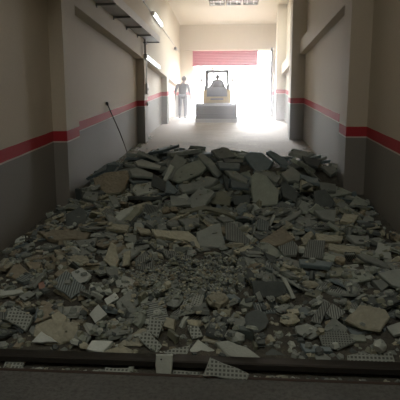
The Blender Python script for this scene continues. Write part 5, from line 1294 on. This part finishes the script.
    (136,1550,8671,1045,-274,25,255), (1803,-2374,6263,472,-359,-518,-570), (958,-1338,6031,490,-136,154,-931), (638,958,6135,503,-701,-42,710),
    (2081,1348,3402,81,103,95,-972), (821,-164,4889,305,66,13,-305), (1264,585,7076,752,-13,-242,969), (1962,-1849,3746,144,753,-135,-175),
    (1344,-1242,4896,338,22,-219,421), (472,128,4350,264,58,-56,696), (1177,485,6321,519,89,-133,953), (51,-357,8083,1141,99,-983,7),
    (411,203,6321,593,203,117,-375), (491,-175,4312,224,215,696,-552), (2057,-609,5803,510,-917,343,-151), (664,750,6320,554,207,-14,-302),
    (319,-2094,6922,652,43,128,-931), (935,-238,4058,199,73,-39,378), (1914,853,6240,569,176,100,-701), (755,1971,6601,552,785,576,-217),
    (2001,-525,4632,296,-330,-131,-924), (1947,-441,4371,233,-40,652,731), (1499,1022,6378,491,59,-9,187), (1427,1822,6146,462,499,538,-240),
    (2077,-966,4697,280,163,-189,-957), (225,1797,7040,654,661,-306,-99), (2010,-255,5912,461,430,687,-222), (311,912,7407,1045,94,172,-912),
    (1585,1486,3832,200,94,5,-250), (767,1673,6329,535,-326,32,-934), (145,-679,7010,811,-316,-361,-775), (1720,-251,4157,206,-989,132,8),
    (1447,889,6031,564,15,-168,-985), (877,781,3935,183,707,315,343), (1268,-1109,4141,211,436,-437,-783), (1895,1797,5763,410,-527,847,56),
    (0,-2267,8012,859,-136,-196,795), (713,-889,6104,568,273,-369,713), (1354,931,5018,345,755,-615,-169), (2039,1561,3573,102,838,535,10),
    (80,1396,8334,1145,36,-123,147), (1780,-1133,5817,429,58,-35,557), (381,950,6839,826,369,-540,742), (1932,-2240,6724,531,58,50,-833),
    (1636,1047,5841,456,216,-92,729), (1770,-2060,3730,135,-10,-4,38), (440,816,4240,255,237,-31,942), (1213,-172,4651,285,863,-408,-171),
    (1605,-1629,6884,600,270,6,960), (1806,-2323,5793,440,578,795,-142), (1486,-213,5602,449,10,-36,358), (606,-529,5538,400,335,894,287),
    (733,-166,3986,193,92,47,-286), (774,349,4823,333,-98,139,-921), (790,1465,4067,194,30,77,-915), (1617,-1874,6591,557,704,-682,-39),
    (1545,-330,6541,527,78,-244,714), (481,1589,3299,59,-43,-268,914), (725,-2023,4545,294,401,914,-43), (1686,-374,4302,231,-901,430,27),
    (1279,1844,5165,377,411,902,-54), (286,1547,8161,980,-40,-994,-68), (433,1786,6342,518,-335,865,29), (1006,-2212,5752,431,-211,-142,-793),
    (171,1744,7934,928,50,79,-598), (237,-1229,9009,1016,-66,-49,-553), (1543,-2183,3299,46,-617,259,-368), (109,254,6713,634,-32,88,975),
    (787,-1913,3912,196,-754,643,-65), (1110,-564,3879,164,-326,-933,142), (1990,714,3669,112,-203,973,108), (488,-1856,4540,283,-409,-459,-739),
    (2098,1870,5519,389,-469,470,-672), (1674,536,6226,558,-719,-177,197), (1037,-148,4350,249,-260,-127,-809), (255,1129,7169,798,-967,-212,-7),
    (1701,1624,7981,948,367,-926,-81), (1367,174,5028,357,625,-680,-321), (699,-1327,6547,568,-351,-554,5), (1460,-887,6799,710,79,50,168),
    (796,1242,6893,602,-235,-969,-74), (760,-92,5461,421,111,12,-573), (1872,-1526,6819,632,285,114,442), (451,-1433,4881,302,22,54,-945),
    (1035,847,6405,608,-826,-512,-166), (1388,1846,4163,221,-817,498,283), (1769,-2070,3991,184,16,160,-927), (1164,589,4529,332,85,-39,587),
    (1428,395,4678,355,-25,-718,-658), (1983,-905,4861,316,413,150,455), (766,-303,4209,215,-517,539,-544), (1343,1066,5543,410,-706,647,-195),
    (1615,-981,5594,407,-817,524,149), (1403,-196,3556,119,-871,-105,330), (644,1308,5115,369,-486,486,-454), (1684,31,4587,293,-378,55,-878),
    (20,-701,8662,1207,-168,175,789), (1530,1323,5452,387,60,-55,-997), (1788,1843,4965,356,-127,47,-900), (816,1195,4604,261,-982,-177,-17),
    (1626,-1395,6542,599,185,-637,-535), (1591,-1197,4605,290,228,-846,404), (1695,1649,6141,516,272,-24,706), (1137,1453,5737,440,-150,-237,529),
    (89,383,7647,937,-610,-153,666), (436,-17,6474,535,758,367,-505), (1955,267,5817,487,386,-780,25), (1920,1783,6036,474,146,-187,487),
    (379,-1336,6363,492,27,53,-955), (374,1640,3204,20,-83,443,892), (599,1676,5551,416,-427,502,494), (1322,1409,6198,560,-282,-371,642),
    (1773,-45,6760,581,-292,-177,862), (250,-1271,9196,1044,5,105,971), (252,-378,6489,722,-919,364,112), (100,-1532,9427,928,-80,-918,-385),
    (996,-36,5795,451,-736,-671,-56), (829,-1695,4725,349,69,119,-391), (1553,-1448,6326,486,-302,951,68), (1594,-51,4752,292,30,65,-958),
    (2058,701,5564,393,-624,-779,-50), (52,-1871,8971,971,-144,21,202), (174,1250,7444,971,-166,313,-520), (547,-2023,6598,567,69,122,-852),
    (1500,-1853,6615,601,-18,-31,-955), (140,1620,9395,916,-317,-908,-252), (1199,-2152,6406,529,-849,-522,-61), (677,-960,6037,503,77,-466,525),
    (1019,825,6483,645,773,-231,-342), (979,1585,3598,174,81,98,-749), (636,-840,6251,546,683,340,22), (2038,-234,3952,203,533,-517,356),
    (1192,-1025,6568,642,-135,-188,448), (1984,949,3773,223,533,700,453), (1867,-1578,3422,62,83,31,-364), (1800,1159,6079,506,226,408,872),
    (802,320,5786,528,-54,-135,853), (974,79,6711,739,725,-242,201), (986,3,6628,653,3,-257,966), (1328,-852,4261,233,750,533,178),
    (1294,1574,6832,612,-305,585,-751), (1619,-395,7197,684,-799,-594,-76), (1178,-2118,6327,561,-135,-222,941), (1218,593,3657,126,-507,-483,379),
    (1685,-966,6077,549,164,-810,-272), (391,1254,3804,150,-993,40,0), (1117,-586,4198,212,61,-15,239), (1407,-1288,4994,354,58,0,-609),
    (1771,37,4059,233,-616,64,763), (1940,1839,6284,482,-948,305,26), (1133,-965,3506,86,93,-49,428), (5,-162,6303,548,207,515,-566),
    (74,-1633,8230,1173,-51,47,28), (1924,1503,5070,406,441,539,610), (1525,-1814,4649,293,161,39,-320), (1396,-1443,5606,400,554,427,432),
    (1873,-392,5993,445,-990,120,10), (54,-2521,8784,830,167,-99,-709), (1085,706,3726,141,443,-3,-10), (607,-1996,6833,615,330,-74,-411),
    (688,-1898,6211,518,-71,-128,983), (1679,-119,6541,569,-715,-367,-143), (615,751,4893,378,36,-12,-678), (258,-354,9160,913,654,-243,-688),
    (1557,188,3291,46,566,-397,-502), (33,-1216,8665,1072,219,701,380), (1320,-888,5484,395,-309,-499,-459), (1812,586,5941,510,-34,22,518),
    (972,-1502,6028,531,49,85,844), (1245,-667,3906,170,796,-180,-459), (585,1347,5666,427,-402,-552,-550), (1003,1749,3616,182,88,52,-579),
    (2006,675,6181,565,214,27,-394), (1985,-1131,6640,605,-719,-484,491), (1843,1391,5721,444,-243,-159,793), (1147,-667,4102,201,24,-76,933),
    (1090,-164,4472,272,867,247,-83), (27,-103,9386,859,-41,-27,-713), (1600,-2299,5492,442,-153,-978,-90), (2018,-1253,5134,341,-433,-518,505),
    (502,-53,3899,229,362,645,-247), (908,460,4094,245,385,-608,-522), (1705,1525,4103,214,-275,153,784), (586,-2227,4714,302,-244,913,-294),
    (2079,-1326,5478,420,35,-101,474), (1754,528,5749,423,37,-155,-987), (1016,-499,5928,542,-783,132,-386), (616,-2189,5958,468,-997,44,-33),
    (532,-1772,6755,648,210,-110,-588), (2030,833,4305,232,-710,700,50), (1708,-2029,6439,569,639,-730,-142), (325,-1543,9594,907,273,962,15),
    (777,783,5758,463,432,-528,-487), (1289,-271,6100,490,-38,144,-719), (666,836,5635,464,-74,186,-94), (288,-2408,8389,803,456,-300,-390),
    (1104,-1608,4129,206,-714,-697,-47), (1158,931,5634,433,-331,889,29), (782,-2304,5329,373,21,193,-964), (1355,-2553,4563,218,-209,-107,85),
    (1752,-267,6783,678,-137,-25,695), (1246,-2281,6077,463,425,143,691), (407,-464,3604,110,102,718,686), (976,-864,6575,622,-34,-45,-679),
    (1715,-1603,6183,538,139,24,-151), (1220,-1629,5846,517,-62,47,514), (1315,-1565,7557,872,-418,-736,525), (1665,1650,5937,480,-2,36,794),
    (858,730,5744,464,-230,-144,573), (2045,-1722,4445,289,50,44,-544), (720,103,4696,299,65,210,390), (695,108,3659,168,-962,-118,-75),
    (2000,-1126,5990,474,430,-452,-629), (1970,260,6605,557,89,87,-982), (1126,1714,4427,256,-10,54,211), (1755,-1049,6326,619,-79,358,909),
    (1842,-1110,3297,38,80,4,16), (1702,-476,4055,190,-963,-259,-21), (1901,1457,3790,168,-243,162,-21), (830,1888,5983,449,55,-33,496),
    (1,811,7416,1075,979,175,-103), (765,-1563,4351,292,464,747,-473), (1470,1159,4571,280,-292,637,-601), (418,-2513,6295,441,112,-6,-748),
    (1208,1605,3860,200,330,305,634), (147,-1170,8981,1143,-87,70,339), (1252,-1652,3827,243,78,-82,945), (1356,1760,6865,657,35,-52,872),
    (778,-1784,6845,646,208,907,-367), (719,1182,5468,400,-162,703,-665), (952,-896,6315,555,818,121,-556), (850,788,6144,542,393,-177,-425),
    (1935,-466,4115,206,43,105,-920), (396,783,3547,129,-857,-481,-131), (988,-2439,6246,450,154,980,84), (371,-1158,6045,533,848,194,-431),
    (273,451,8786,1148,-235,-971,-52), (2092,-1779,3721,139,124,-100,414), (965,-1059,5932,486,205,252,-53), (1292,1642,4752,291,-997,47,5),
    (448,-1523,4788,360,96,-86,946), (1278,-2347,3730,151,-10,981,-176), (903,-1822,5994,536,657,-691,220), (327,-1082,7269,861,4,-358,-491),
    (400,-152,4071,201,-988,-134,-14), (56,1043,8756,1050,-95,128,596), (1817,-989,6201,599,665,47,673), (1869,160,5419,395,-314,906,-251),
    (1132,-1928,5045,363,-255,574,-778), (1912,-1897,6446,547,-230,18,-947), (1363,-1505,5579,388,719,-145,-267), (1057,-382,7067,625,-574,261,-167),
    (1846,1036,4947,313,60,-52,980), (1598,301,6239,570,516,-401,151), (351,-2328,4056,224,-42,-101,892), (853,-691,4429,241,13,-71,974),
    (1495,1693,3603,171,-513,-851,-102), (1373,1737,5120,340,408,-533,-625), (1473,-1191,4765,288,-764,-642,-36), (1416,-1153,6581,558,60,-23,432),
    (579,818,6800,788,-790,489,-346), (977,-95,5357,369,81,10,-134), (1748,-1285,6631,552,-805,-503,-24), (741,-1763,6158,517,69,-128,790),
    (1930,1114,6496,540,952,216,197), (746,-857,4348,241,400,-510,-651), (1409,-1154,5104,334,10,-998,-58), (1775,217,5912,523,-18,112,553),
    (353,282,4350,300,837,23,-65), (716,-2019,3215,47,177,753,-472), (836,1397,4081,198,9,-71,991), (1511,-952,6656,580,32,28,-694),
    (1319,-2110,3778,160,976,-156,-13), (1379,-1761,4251,217,69,-3,53), (1325,-818,5636,396,-899,-434,-28), (1024,569,5431,405,181,288,869),
    (591,-1748,5537,477,-92,-221,-163), (948,-907,5084,369,15,-72,945), (560,-258,6111,517,137,59,540), (1375,-1789,4492,285,332,422,484),
    (1996,-2147,7041,678,762,-540,350), (1744,2004,6859,581,-387,597,-458), (365,-1769,6264,547,-227,966,112), (1330,-1755,4537,300,50,998,23),
    (601,718,5063,343,98,139,-269), (1466,-1015,4804,290,69,-19,294), (1576,695,6816,761,-62,273,838), (542,675,4968,361,-62,-981,24),
    (994,233,5571,401,791,-418,-265), (1710,1401,5513,439,-488,-384,654), (1368,-1262,4658,333,-161,-595,566), (1442,-2058,4863,293,-829,555,41),
    (1145,637,4965,326,-42,201,-868), (2052,-1442,3518,158,195,128,-613), (1422,-2410,5239,337,256,-181,-768), (728,-565,4892,303,54,-33,614),
    (1586,-1704,4591,285,364,802,-145), (129,1907,8729,972,838,539,-51), (739,-449,4189,218,-699,711,54), (1029,-407,6176,488,432,-857,-272),
    (1122,-663,4925,308,-401,507,543), (1601,-1945,6553,519,-792,-607,-29), (557,-900,3561,96,107,-583,-776), (368,38,4358,284,-716,-89,297),
    (693,-2145,6557,577,-103,59,-808), (1022,-619,5466,416,-663,432,-309), (1683,921,6229,532,4,120,277), (772,-799,4165,221,652,630,302),
    (1847,-2539,6223,435,449,-692,443), (962,-2004,6497,506,11,-64,986), (2055,879,5718,495,-934,335,82), (561,1033,6143,503,-705,-704,-52),
    (981,-250,4228,222,642,-300,-469), (1494,-1654,6207,548,176,-166,-962), (999,-1860,3664,132,-36,-765,641), (1909,1326,6190,586,62,78,-960),
    (1270,-22,4562,296,909,168,-381), (1888,38,4736,290,51,-843,-506), (928,1619,3961,192,-582,-252,-748), (603,-2360,5459,434,-724,650,189),
    (861,-378,6041,517,138,127,-982), (2027,1079,4147,276,115,60,974), (763,-85,6181,561,714,266,-266), (345,1707,3567,199,241,41,-726),
    (847,1894,3524,113,71,91,311), (1836,1727,5600,467,534,-828,159), (1641,722,6732,730,74,-831,-493), (67,-1505,9554,859,-901,434,2),
    (1307,-412,4567,275,623,440,431), (114,379,6325,619,-148,-529,522), (933,-941,4768,288,56,-35,495), (1692,-326,4351,230,-541,-839,-46),
    (1216,-1032,5646,474,381,869,278), (1516,-1113,6559,703,-114,-118,-952), (831,1258,5466,412,337,-384,395), (1092,775,6447,617,44,-239,875),
    (990,-2242,3230,64,-443,114,-16), (633,764,5630,444,-259,-955,101), (1411,-1530,3714,150,624,-774,44), (304,268,6038,507,523,-149,-601),
    (160,-493,7185,863,-391,897,192), (363,-1925,4359,247,522,-516,493), (627,-746,4956,310,328,540,775), (1404,848,5117,357,-421,904,65),
    (1116,371,5782,416,16,-58,955), (1892,195,6571,643,-583,-697,-271), (564,1556,3587,203,-804,579,84), (1880,-1407,5170,403,800,-516,-21),
    (1050,1102,5768,462,447,84,220), (697,-790,6194,563,954,179,-67), (1936,-680,5788,470,-331,-129,862), (605,-728,3948,182,87,-45,529),
    (1760,148,6616,669,157,896,-373), (752,1647,4307,252,-685,-705,-179), (1632,1129,4376,314,-983,-134,90), (1599,-854,5555,388,12,-54,975),
    (1207,1585,6251,569,-912,308,192), (221,-1540,8524,1178,-382,76,920), (513,-1233,5684,511,441,54,-885), (1074,-1429,6007,448,-991,117,-2),
    (726,-642,3952,185,858,-466,-206), (1049,-1993,5481,453,-16,79,-862), (705,1536,6373,515,-235,-670,643), (946,-2062,6732,603,98,156,-843),
    (1929,1218,4558,303,3,-183,-486), (1678,-1478,3715,180,-6,102,784), (1954,381,6268,546,916,-96,16), (1956,-1395,5685,465,-191,112,-950),
    (95,-2368,8260,880,-922,-196,-242), (770,24,4670,309,-499,-10,362), (749,-1427,6433,568,-180,23,-683), (1124,1443,3287,79,29,-265,958),
    (37,521,8888,1082,-28,-996,68), (827,-106,4526,256,47,37,-617), (732,-203,4414,258,92,485,854), (1535,-2374,6549,577,-631,551,-487),
    (1944,1772,6530,580,916,390,-63), (524,-1544,3437,100,-997,29,-10), (360,1028,6357,619,-852,-74,-134), (1443,1928,5087,397,707,670,25),
    (967,-2504,5724,396,-874,477,-42), (985,-877,4931,368,15,508,579), (1426,646,5286,404,61,346,-889), (626,-1904,4617,262,45,-47,768),
    (1676,-425,4444,252,-225,-586,-678), (13,258,9292,923,-131,932,-336), (1699,-1475,5408,523,50,67,-702), (88,-899,6968,742,406,456,-82),
    (1569,1323,5463,426,-457,-159,287), (838,-2293,3876,206,-175,944,59), (814,914,6779,792,-140,96,967), (882,1521,5136,404,-986,154,20),
    (857,579,5637,474,221,-19,-897), (7,246,8730,1216,9,146,420), (541,-876,4802,309,-126,-871,-422), (518,773,4259,259,-599,393,-685),
    (568,-423,6132,525,4,-566,-811), (294,-1876,8581,1102,-151,-135,129), (1595,372,6075,532,48,78,-845), (745,-862,7232,724,-724,-319,606),
    (887,-235,4851,299,-3,645,759), (1021,1578,6612,576,115,-326,864), (417,754,4519,316,-550,-376,338), (1559,-1341,6873,820,398,-848,-349),
    (1009,1498,4551,263,70,18,-253), (463,-1690,5980,486,919,291,86), (1020,-1850,5796,468,-917,-67,-302), (1907,-1368,5584,503,90,143,809),
    (1468,-439,4509,261,607,361,430), (1046,241,5701,405,-851,522,35),
]
SINGLE = 200
WORLD, EXPO, HAZE = 26.0, 0.12, 0.025
LAMPS = [
    ('near_fill_lamp', (-.3, 1.0, 6.2), (8, 0, 0), 3.5, 5.0, 95, (1, .96, .88)),  # added fill above the camera, belongs to no fixture
    ('end_wall_fill', (0, 17.2, 6.15), (15, 0, 0), 2.0, .8, 150, (1, .97, .9)),  # added to brighten the far end wall; the ceiling tubes emit nothing
    ('hidden_door_fill', (0, 30.5, 7.6), (-76, 0, 0), 6.0, 3.2, 17000, (.98, .985, 1)),  # added lamp outside, unseen above the opening, boosts the daylight coming in
]

# ------------------------------------------------------------------ rubble
def smooth(a, b, x):
    t = max(0, min(1, (x - a) / (b - a)))
    return t * t * (3 - 2 * t)


def bed(x, y):
    y += .09
    h = .02 + .06 * smooth(3.3, 4.2, y) * (1 - smooth(9.2, 9.8, y))
    h *= smooth(-2.66, -2.2, x) * .8 + .2
    rd = smooth(7.1, 8.0, y) * (1 - smooth(8.5, 9.5, y)) * smooth(-2.5, -1.6, x) * (1 - .35 * smooth(.8, 1.9, x))
    return h + .34 * rd


V, F = [], []
xs = [XL + i * (XR - XL) / 80 for i in range(81)]
ys = [3.137 + j * .06 for j in range(112)]
rr = random.Random(3)
for j, y in enumerate(ys):
    for x in xs:
        k = smooth(3.10, 3.3, y) * (1 - smooth(9.2, 9.85, y))
        V.append((x, y, ramp(y) + bed(x, y) * k + (.003 if y < 9.5 else -.012) + rr.uniform(0, .02) * k))
for j in range(len(ys) - 1):
    for i in range(80):
        a = j * 81 + i
        F.append((a, a + 1, a + 82, a + 81))
bedo = MB().add(V, F).build('rubble_fines', BEDM)
tag(bedo, 'dark crushed fines and dust filling the gaps under the broken slabs', 'dirt', kind='stuff')


def rich(r, out):
    o = []
    n = len(out)
    for i in range(n):
        p, q = out[i], out[(i + 1) % n]
        L = math.hypot(q[0] - p[0], q[1] - p[1])
        o.append(p)
        m = 3 if L > .3 else 2 if L > .16 else 1 if L > .07 else 0
        for k in range(m):
            t = (k + 1) / (m + 1) + r.uniform(-.1, .1)
            j = r.uniform(-.03, .025) * L
            o.append((p[0] + (q[0] - p[0]) * t - (q[1] - p[1]) / L * j, p[1] + (q[1] - p[1]) * t + (q[0] - p[0]) / L * j))
    return o


NAMES = dict(grid='studded_tile', gridfine='studded_tile', ribgrey='ribbed_tile', ribslate='ribbed_tile', beige='mortar_chunk', brown='mortar_chunk', brick='brick_piece', paleholed='broken_tile')
CATS = dict(studded_tile='tile piece', ribbed_tile='tile piece', mortar_chunk='rubble chunk', brick_piece='brick', broken_tile='tile piece', concrete_slab='concrete slab', rubble_chunk='rubble chunk')
surfV, surfF = [], []
for idx, loc, q, out, mat, th, label in KEYS:
    r = random.Random(9000 + idx)
    V, F = prism(r, rich(r, out), th, .6)
    nm = NAMES.get(mat, 'concrete_slab')
    o = MB().add(V, F).build(nm, ST[mat])
    o.location = loc
    o.rotation_mode = 'QUATERNION'; o.rotation_quaternion = q
    tag(o, label, CATS[nm], 'named slabs and tiles of the rubble heap', 'thing')
    if mat == 'paleholed':
        h = MB().tube([(-.02, .035, th / 2 - .001), (-.02, .035, th / 2 + .002)], .006, 10).build('nail_hole', M['black'], o)
    Q = Quaternion(q); L = Vector(loc)
    b = len(surfV); surfV += [L + Q @ Vector(p) for p in V]; surfF += [[a + b for a in f] for f in F]

NKEY = len(surfF)
PC = []
for k, (i, x, y, z, qx, qy, qz) in enumerate(HEAP):
    v = Vector((qx, qy, qz)) / 1000
    PC.append((i, k < SINGLE, Vector((x, y, z)) / 1000, Quaternion((math.sqrt(max(0., 1 - v.length_squared)), *v)).normalized()))


def choose(i, loc, s, style):
    r = random.Random(4400 + i)
    u = r.random()
    left = loc.x < -1.2
    if style == 'lump':
        return 'beige' if u < .4 else 'brown' if u < .55 else 'pale' if u < .7 else 'grey'
    if loc.y > 6.9:
        return 'grey' if u < .34 else 'slate' if u < .6 else 'sage' if u < .74 else 'dark' if u < .88 else 'olive' if u < .96 else 'pale'
    if s[0] > .13 and s[2] < .045 and u < .30: return ('ribgrey', 'ribslate', 'grid', 'gridfine')[i % 4]
    u = r.random()
    if left: return 'brown' if u < .28 else 'grey' if u < .55 else 'beige' if u < .68 else 'dark' if u < .8 else 'olive' if u < .92 else 'pale'
    return 'grey' if u < .34 else 'sage' if u < .47 else 'slate' if u < .58 else 'beige' if u < .70 else 'olive' if u < .80 else 'pale' if u < .89 else 'dark'


STUFF = {k: i for i, k in enumerate(['grey', 'slate', 'dark', 'sage', 'olive', 'beige', 'brown', 'pale', 'white', 'brick'])}
rest = MB()
for n_, (i, single, loc, q) in enumerate(PC):
    V, F = bulk_mesh(i)
    r, x_, y_, s, style = bulk_spec(i)
    mat = choose(i, loc, s, style)
    b = len(surfV); surfV += [loc + q @ Vector(p) for p in V]; surfF += [[a + b for a in f] for f in F]
    if single:
        nm = NAMES.get(mat, 'concrete_slab' if (style == 'slab' and s[0] > .2) else 'rubble_chunk')
        o = MB().add(V, F).build(nm, ST[mat])
        o.location = loc; o.rotation_mode = 'QUATERNION'; o.rotation_quaternion = q
        tag(o, LABELS[i], CATS[nm], 'loose broken pieces of the rubble heap', 'thing')
    else:
        mat = {'ribgrey': 'grey', 'ribslate': 'slate', 'grid': 'pale', 'gridfine': 'grey'}.get(mat, mat)
        rest.add([loc + q @ Vector(p) for p in V], F, STUFF[mat])
# small chips and gravel lying on the heap and along the walls
BV = BVHTree.FromPolygons(surfV, surfF)
r = random.Random(12)


def chip(x, y, s, hop=.0, fat=1.):
    h = BV.ray_cast(Vector((x, y, 5)), Vector((0, 0, -1)))
    zb = ramp(y) + (bed(x, y) - .005 if 3.2 < y < 9.6 else 0)
    if y < 3.03: zb = -.047
    if h[2] is not None and h[2] < NKEY and r.random() < .85: return
    z, n = (h[0].z, h[1]) if h[0] is not None and h[0].z > zb else (zb, Vector((0, 0, 1)))
    if n.z < .5 and n.z > -.5: return
    V = []
    m = r.choice([4, 5, 6])
    sx, sy, sz = s * r.uniform(.6, 1), s * r.uniform(.5, .9), s * r.uniform(.25, .5) * fat
    z += hop * r.random()
    ph = r.uniform(0, 6)
    for zz, f in ((0, 1.), (1, .72)):
        for a in range(m):
            an = ph + 2 * math.pi * (a + r.uniform(-.25, .25)) / m
            V.append(Vector((math.cos(an) * sx * f, math.sin(an) * sy * f, zz * sz + r.uniform(-.1, .1) * sz)))
    R = Matrix.Rotation(r.gauss(0, .35), 3, 'X') @ Matrix.Rotation(r.gauss(0, .35), 3, 'Y')
    V = [R @ v + Vector((x, y, z - sz * .15)) for v in V]
    Fc = [list(range(m - 1, -1, -1)), list(range(m, 2 * m))] + [[a, (a + 1) % m, (a + 1) % m + m, a + m] for a in range(m)]
    u = r.random()
    mt = 'grey' if u < .35 else 'olive' if u < .5 else 'beige' if u < .62 else 'dark' if u < .76 else 'sage' if u < .88 else 'pale' if u < .96 else 'brown'
    rest.add(V, Fc, STUFF[mt])


for k in range(3400):
    # the patch of fine gravel
    an, q = r.uniform(0, 2 * math.pi), math.sqrt(r.random())
    chip(-.47 + .62 * q * math.cos(an), 4.28 + .5 * q * math.sin(an), r.uniform(.012, .03), .035 * (1 - q * q) + .004, 1.5)
for k in range(900):
    chip(r.uniform(-2.45, 1.9), 3.19 + 1.3 * r.random() ** 1.5, r.uniform(.026, .052), .004, 1.7)
for k in range(1100):
    y = 3.3 + 4.2 * r.random() ** 1.2
    chip(r.uniform(-2.55, 1.95), y, r.uniform(.03, .055))
for k in range(2600):
    y = 3.28 + 6.1 * r.random() ** 1.4
    chip(r.uniform(-2.6, 2.0), y, r.uniform(.009, .026) * (1 + .1 * (y - 3.3)))
for k in range(420):
    y = r.uniform(4, 14.5)
    chip(XL + .02 + abs(r.gauss(0, .12)), y, r.uniform(.012, .05))
for k in range(150):
    chip(XR - .02 - abs(r.gauss(0, .1)), r.uniform(4, 13), r.uniform(.012, .04))
for k in range(160):
    chip(r.uniform(-2.4, 1.8), 9.2 + 2.6 * r.random() ** 2, r.uniform(.01, .04))
for k in range(420):
    chip(r.uniform(-2.6, 2.0), r.uniform(2.915, 3.025), r.uniform(.012, .04))
for k in range(60):
    chip(r.uniform(-2.4, 2.0), r.uniform(2.7, 2.88) if False else r.uniform(3.14, 3.24), r.uniform(.006, .016))
ro = rest.build('rubble_fragments', [ST[k] for k in STUFF])
tag(ro, 'countless small broken fragments and gravel scattered between the larger slabs', 'rubble', kind='stuff')

# ------------------------------------------------------------------ light, added glow haze, camera
wd = bpy.data.worlds.new('sky'); SC.world = wd; wd.use_nodes = True
bg = wd.node_tree.nodes['Background']
bg.inputs[0].default_value = (.98, .985, 1.0, 1); bg.inputs[1].default_value = WORLD


def area(name, loc, rot, sx, sy, power, col, portal=False):
    l = bpy.data.lights.new(name, 'AREA'); l.shape = 'RECTANGLE'; l.size = sx; l.size_y = sy; l.energy = power; l.color = col
    if portal: l.cycles.is_portal = True
    o = bpy.data.objects.new(name, l); COL.objects.link(o); o.location = loc; o.rotation_euler = rot
    return o


area('daylight_portal', (0, YEND + .15, 3.6), (math.radians(-90), 0, 0), 3.6, 3.2, 1, (1, 1, 1), True)
for nm, loc, rot, sx, sy, p_, c_ in LAMPS:
    area(nm, loc, [math.radians(a) for a in rot], sx, sy, p_, c_)
if HAZE:  # added volume that imitates lens bloom around the exit
    hz = MB().box(XL + .001, XR - .001, 12.5, YEND - .001, 1.3, ZC - .001).build('glow_haze', M['white'])
    hm = NT('glow_haze_volume'); hm.t.nodes.remove(hm.b)
    vs = hm.n('ShaderNodeVolumePrincipled') if False else hm.n('ShaderNodeVolumeScatter', Density=HAZE, Anisotropy=.5)
    vs.inputs['Color'].default_value = (1, .98, 1, 1)
    hm.l(vs.outputs[0], hm.t.nodes['Material Output'].inputs['Volume'])
    hz.data.materials.clear(); hz.data.materials.append(hm.mat)
    tag(hz, 'pale added haze imitating glare in front of the bright exit', 'haze', kind='stuff')

cam = bpy.data.cameras.new('camera'); cam.sensor_width = 36; cam.sensor_fit = 'HORIZONTAL'; cam.lens = 460 / 400 * 36
co = bpy.data.objects.new('camera', cam); COL.objects.link(co)
co.location = (0, 0, 1.675)
co.rotation_euler = (math.radians(90 - 8.9), 0, math.atan(32 / 460))
cam.clip_end = 200
SC.camera = co
SC.view_settings.view_transform = 'Standard'
SC.view_settings.look = 'None'
SC.view_settings.exposure = EXPO
SC.cycles.max_bounces = 10
SC.cycles.diffuse_bounces = 6
SC.cycles.volume_bounces = 1
SC.cycles.volume_step_rate = 4
SC.cycles.sample_clamp_indirect = 6
SC.cycles.use_denoising = True
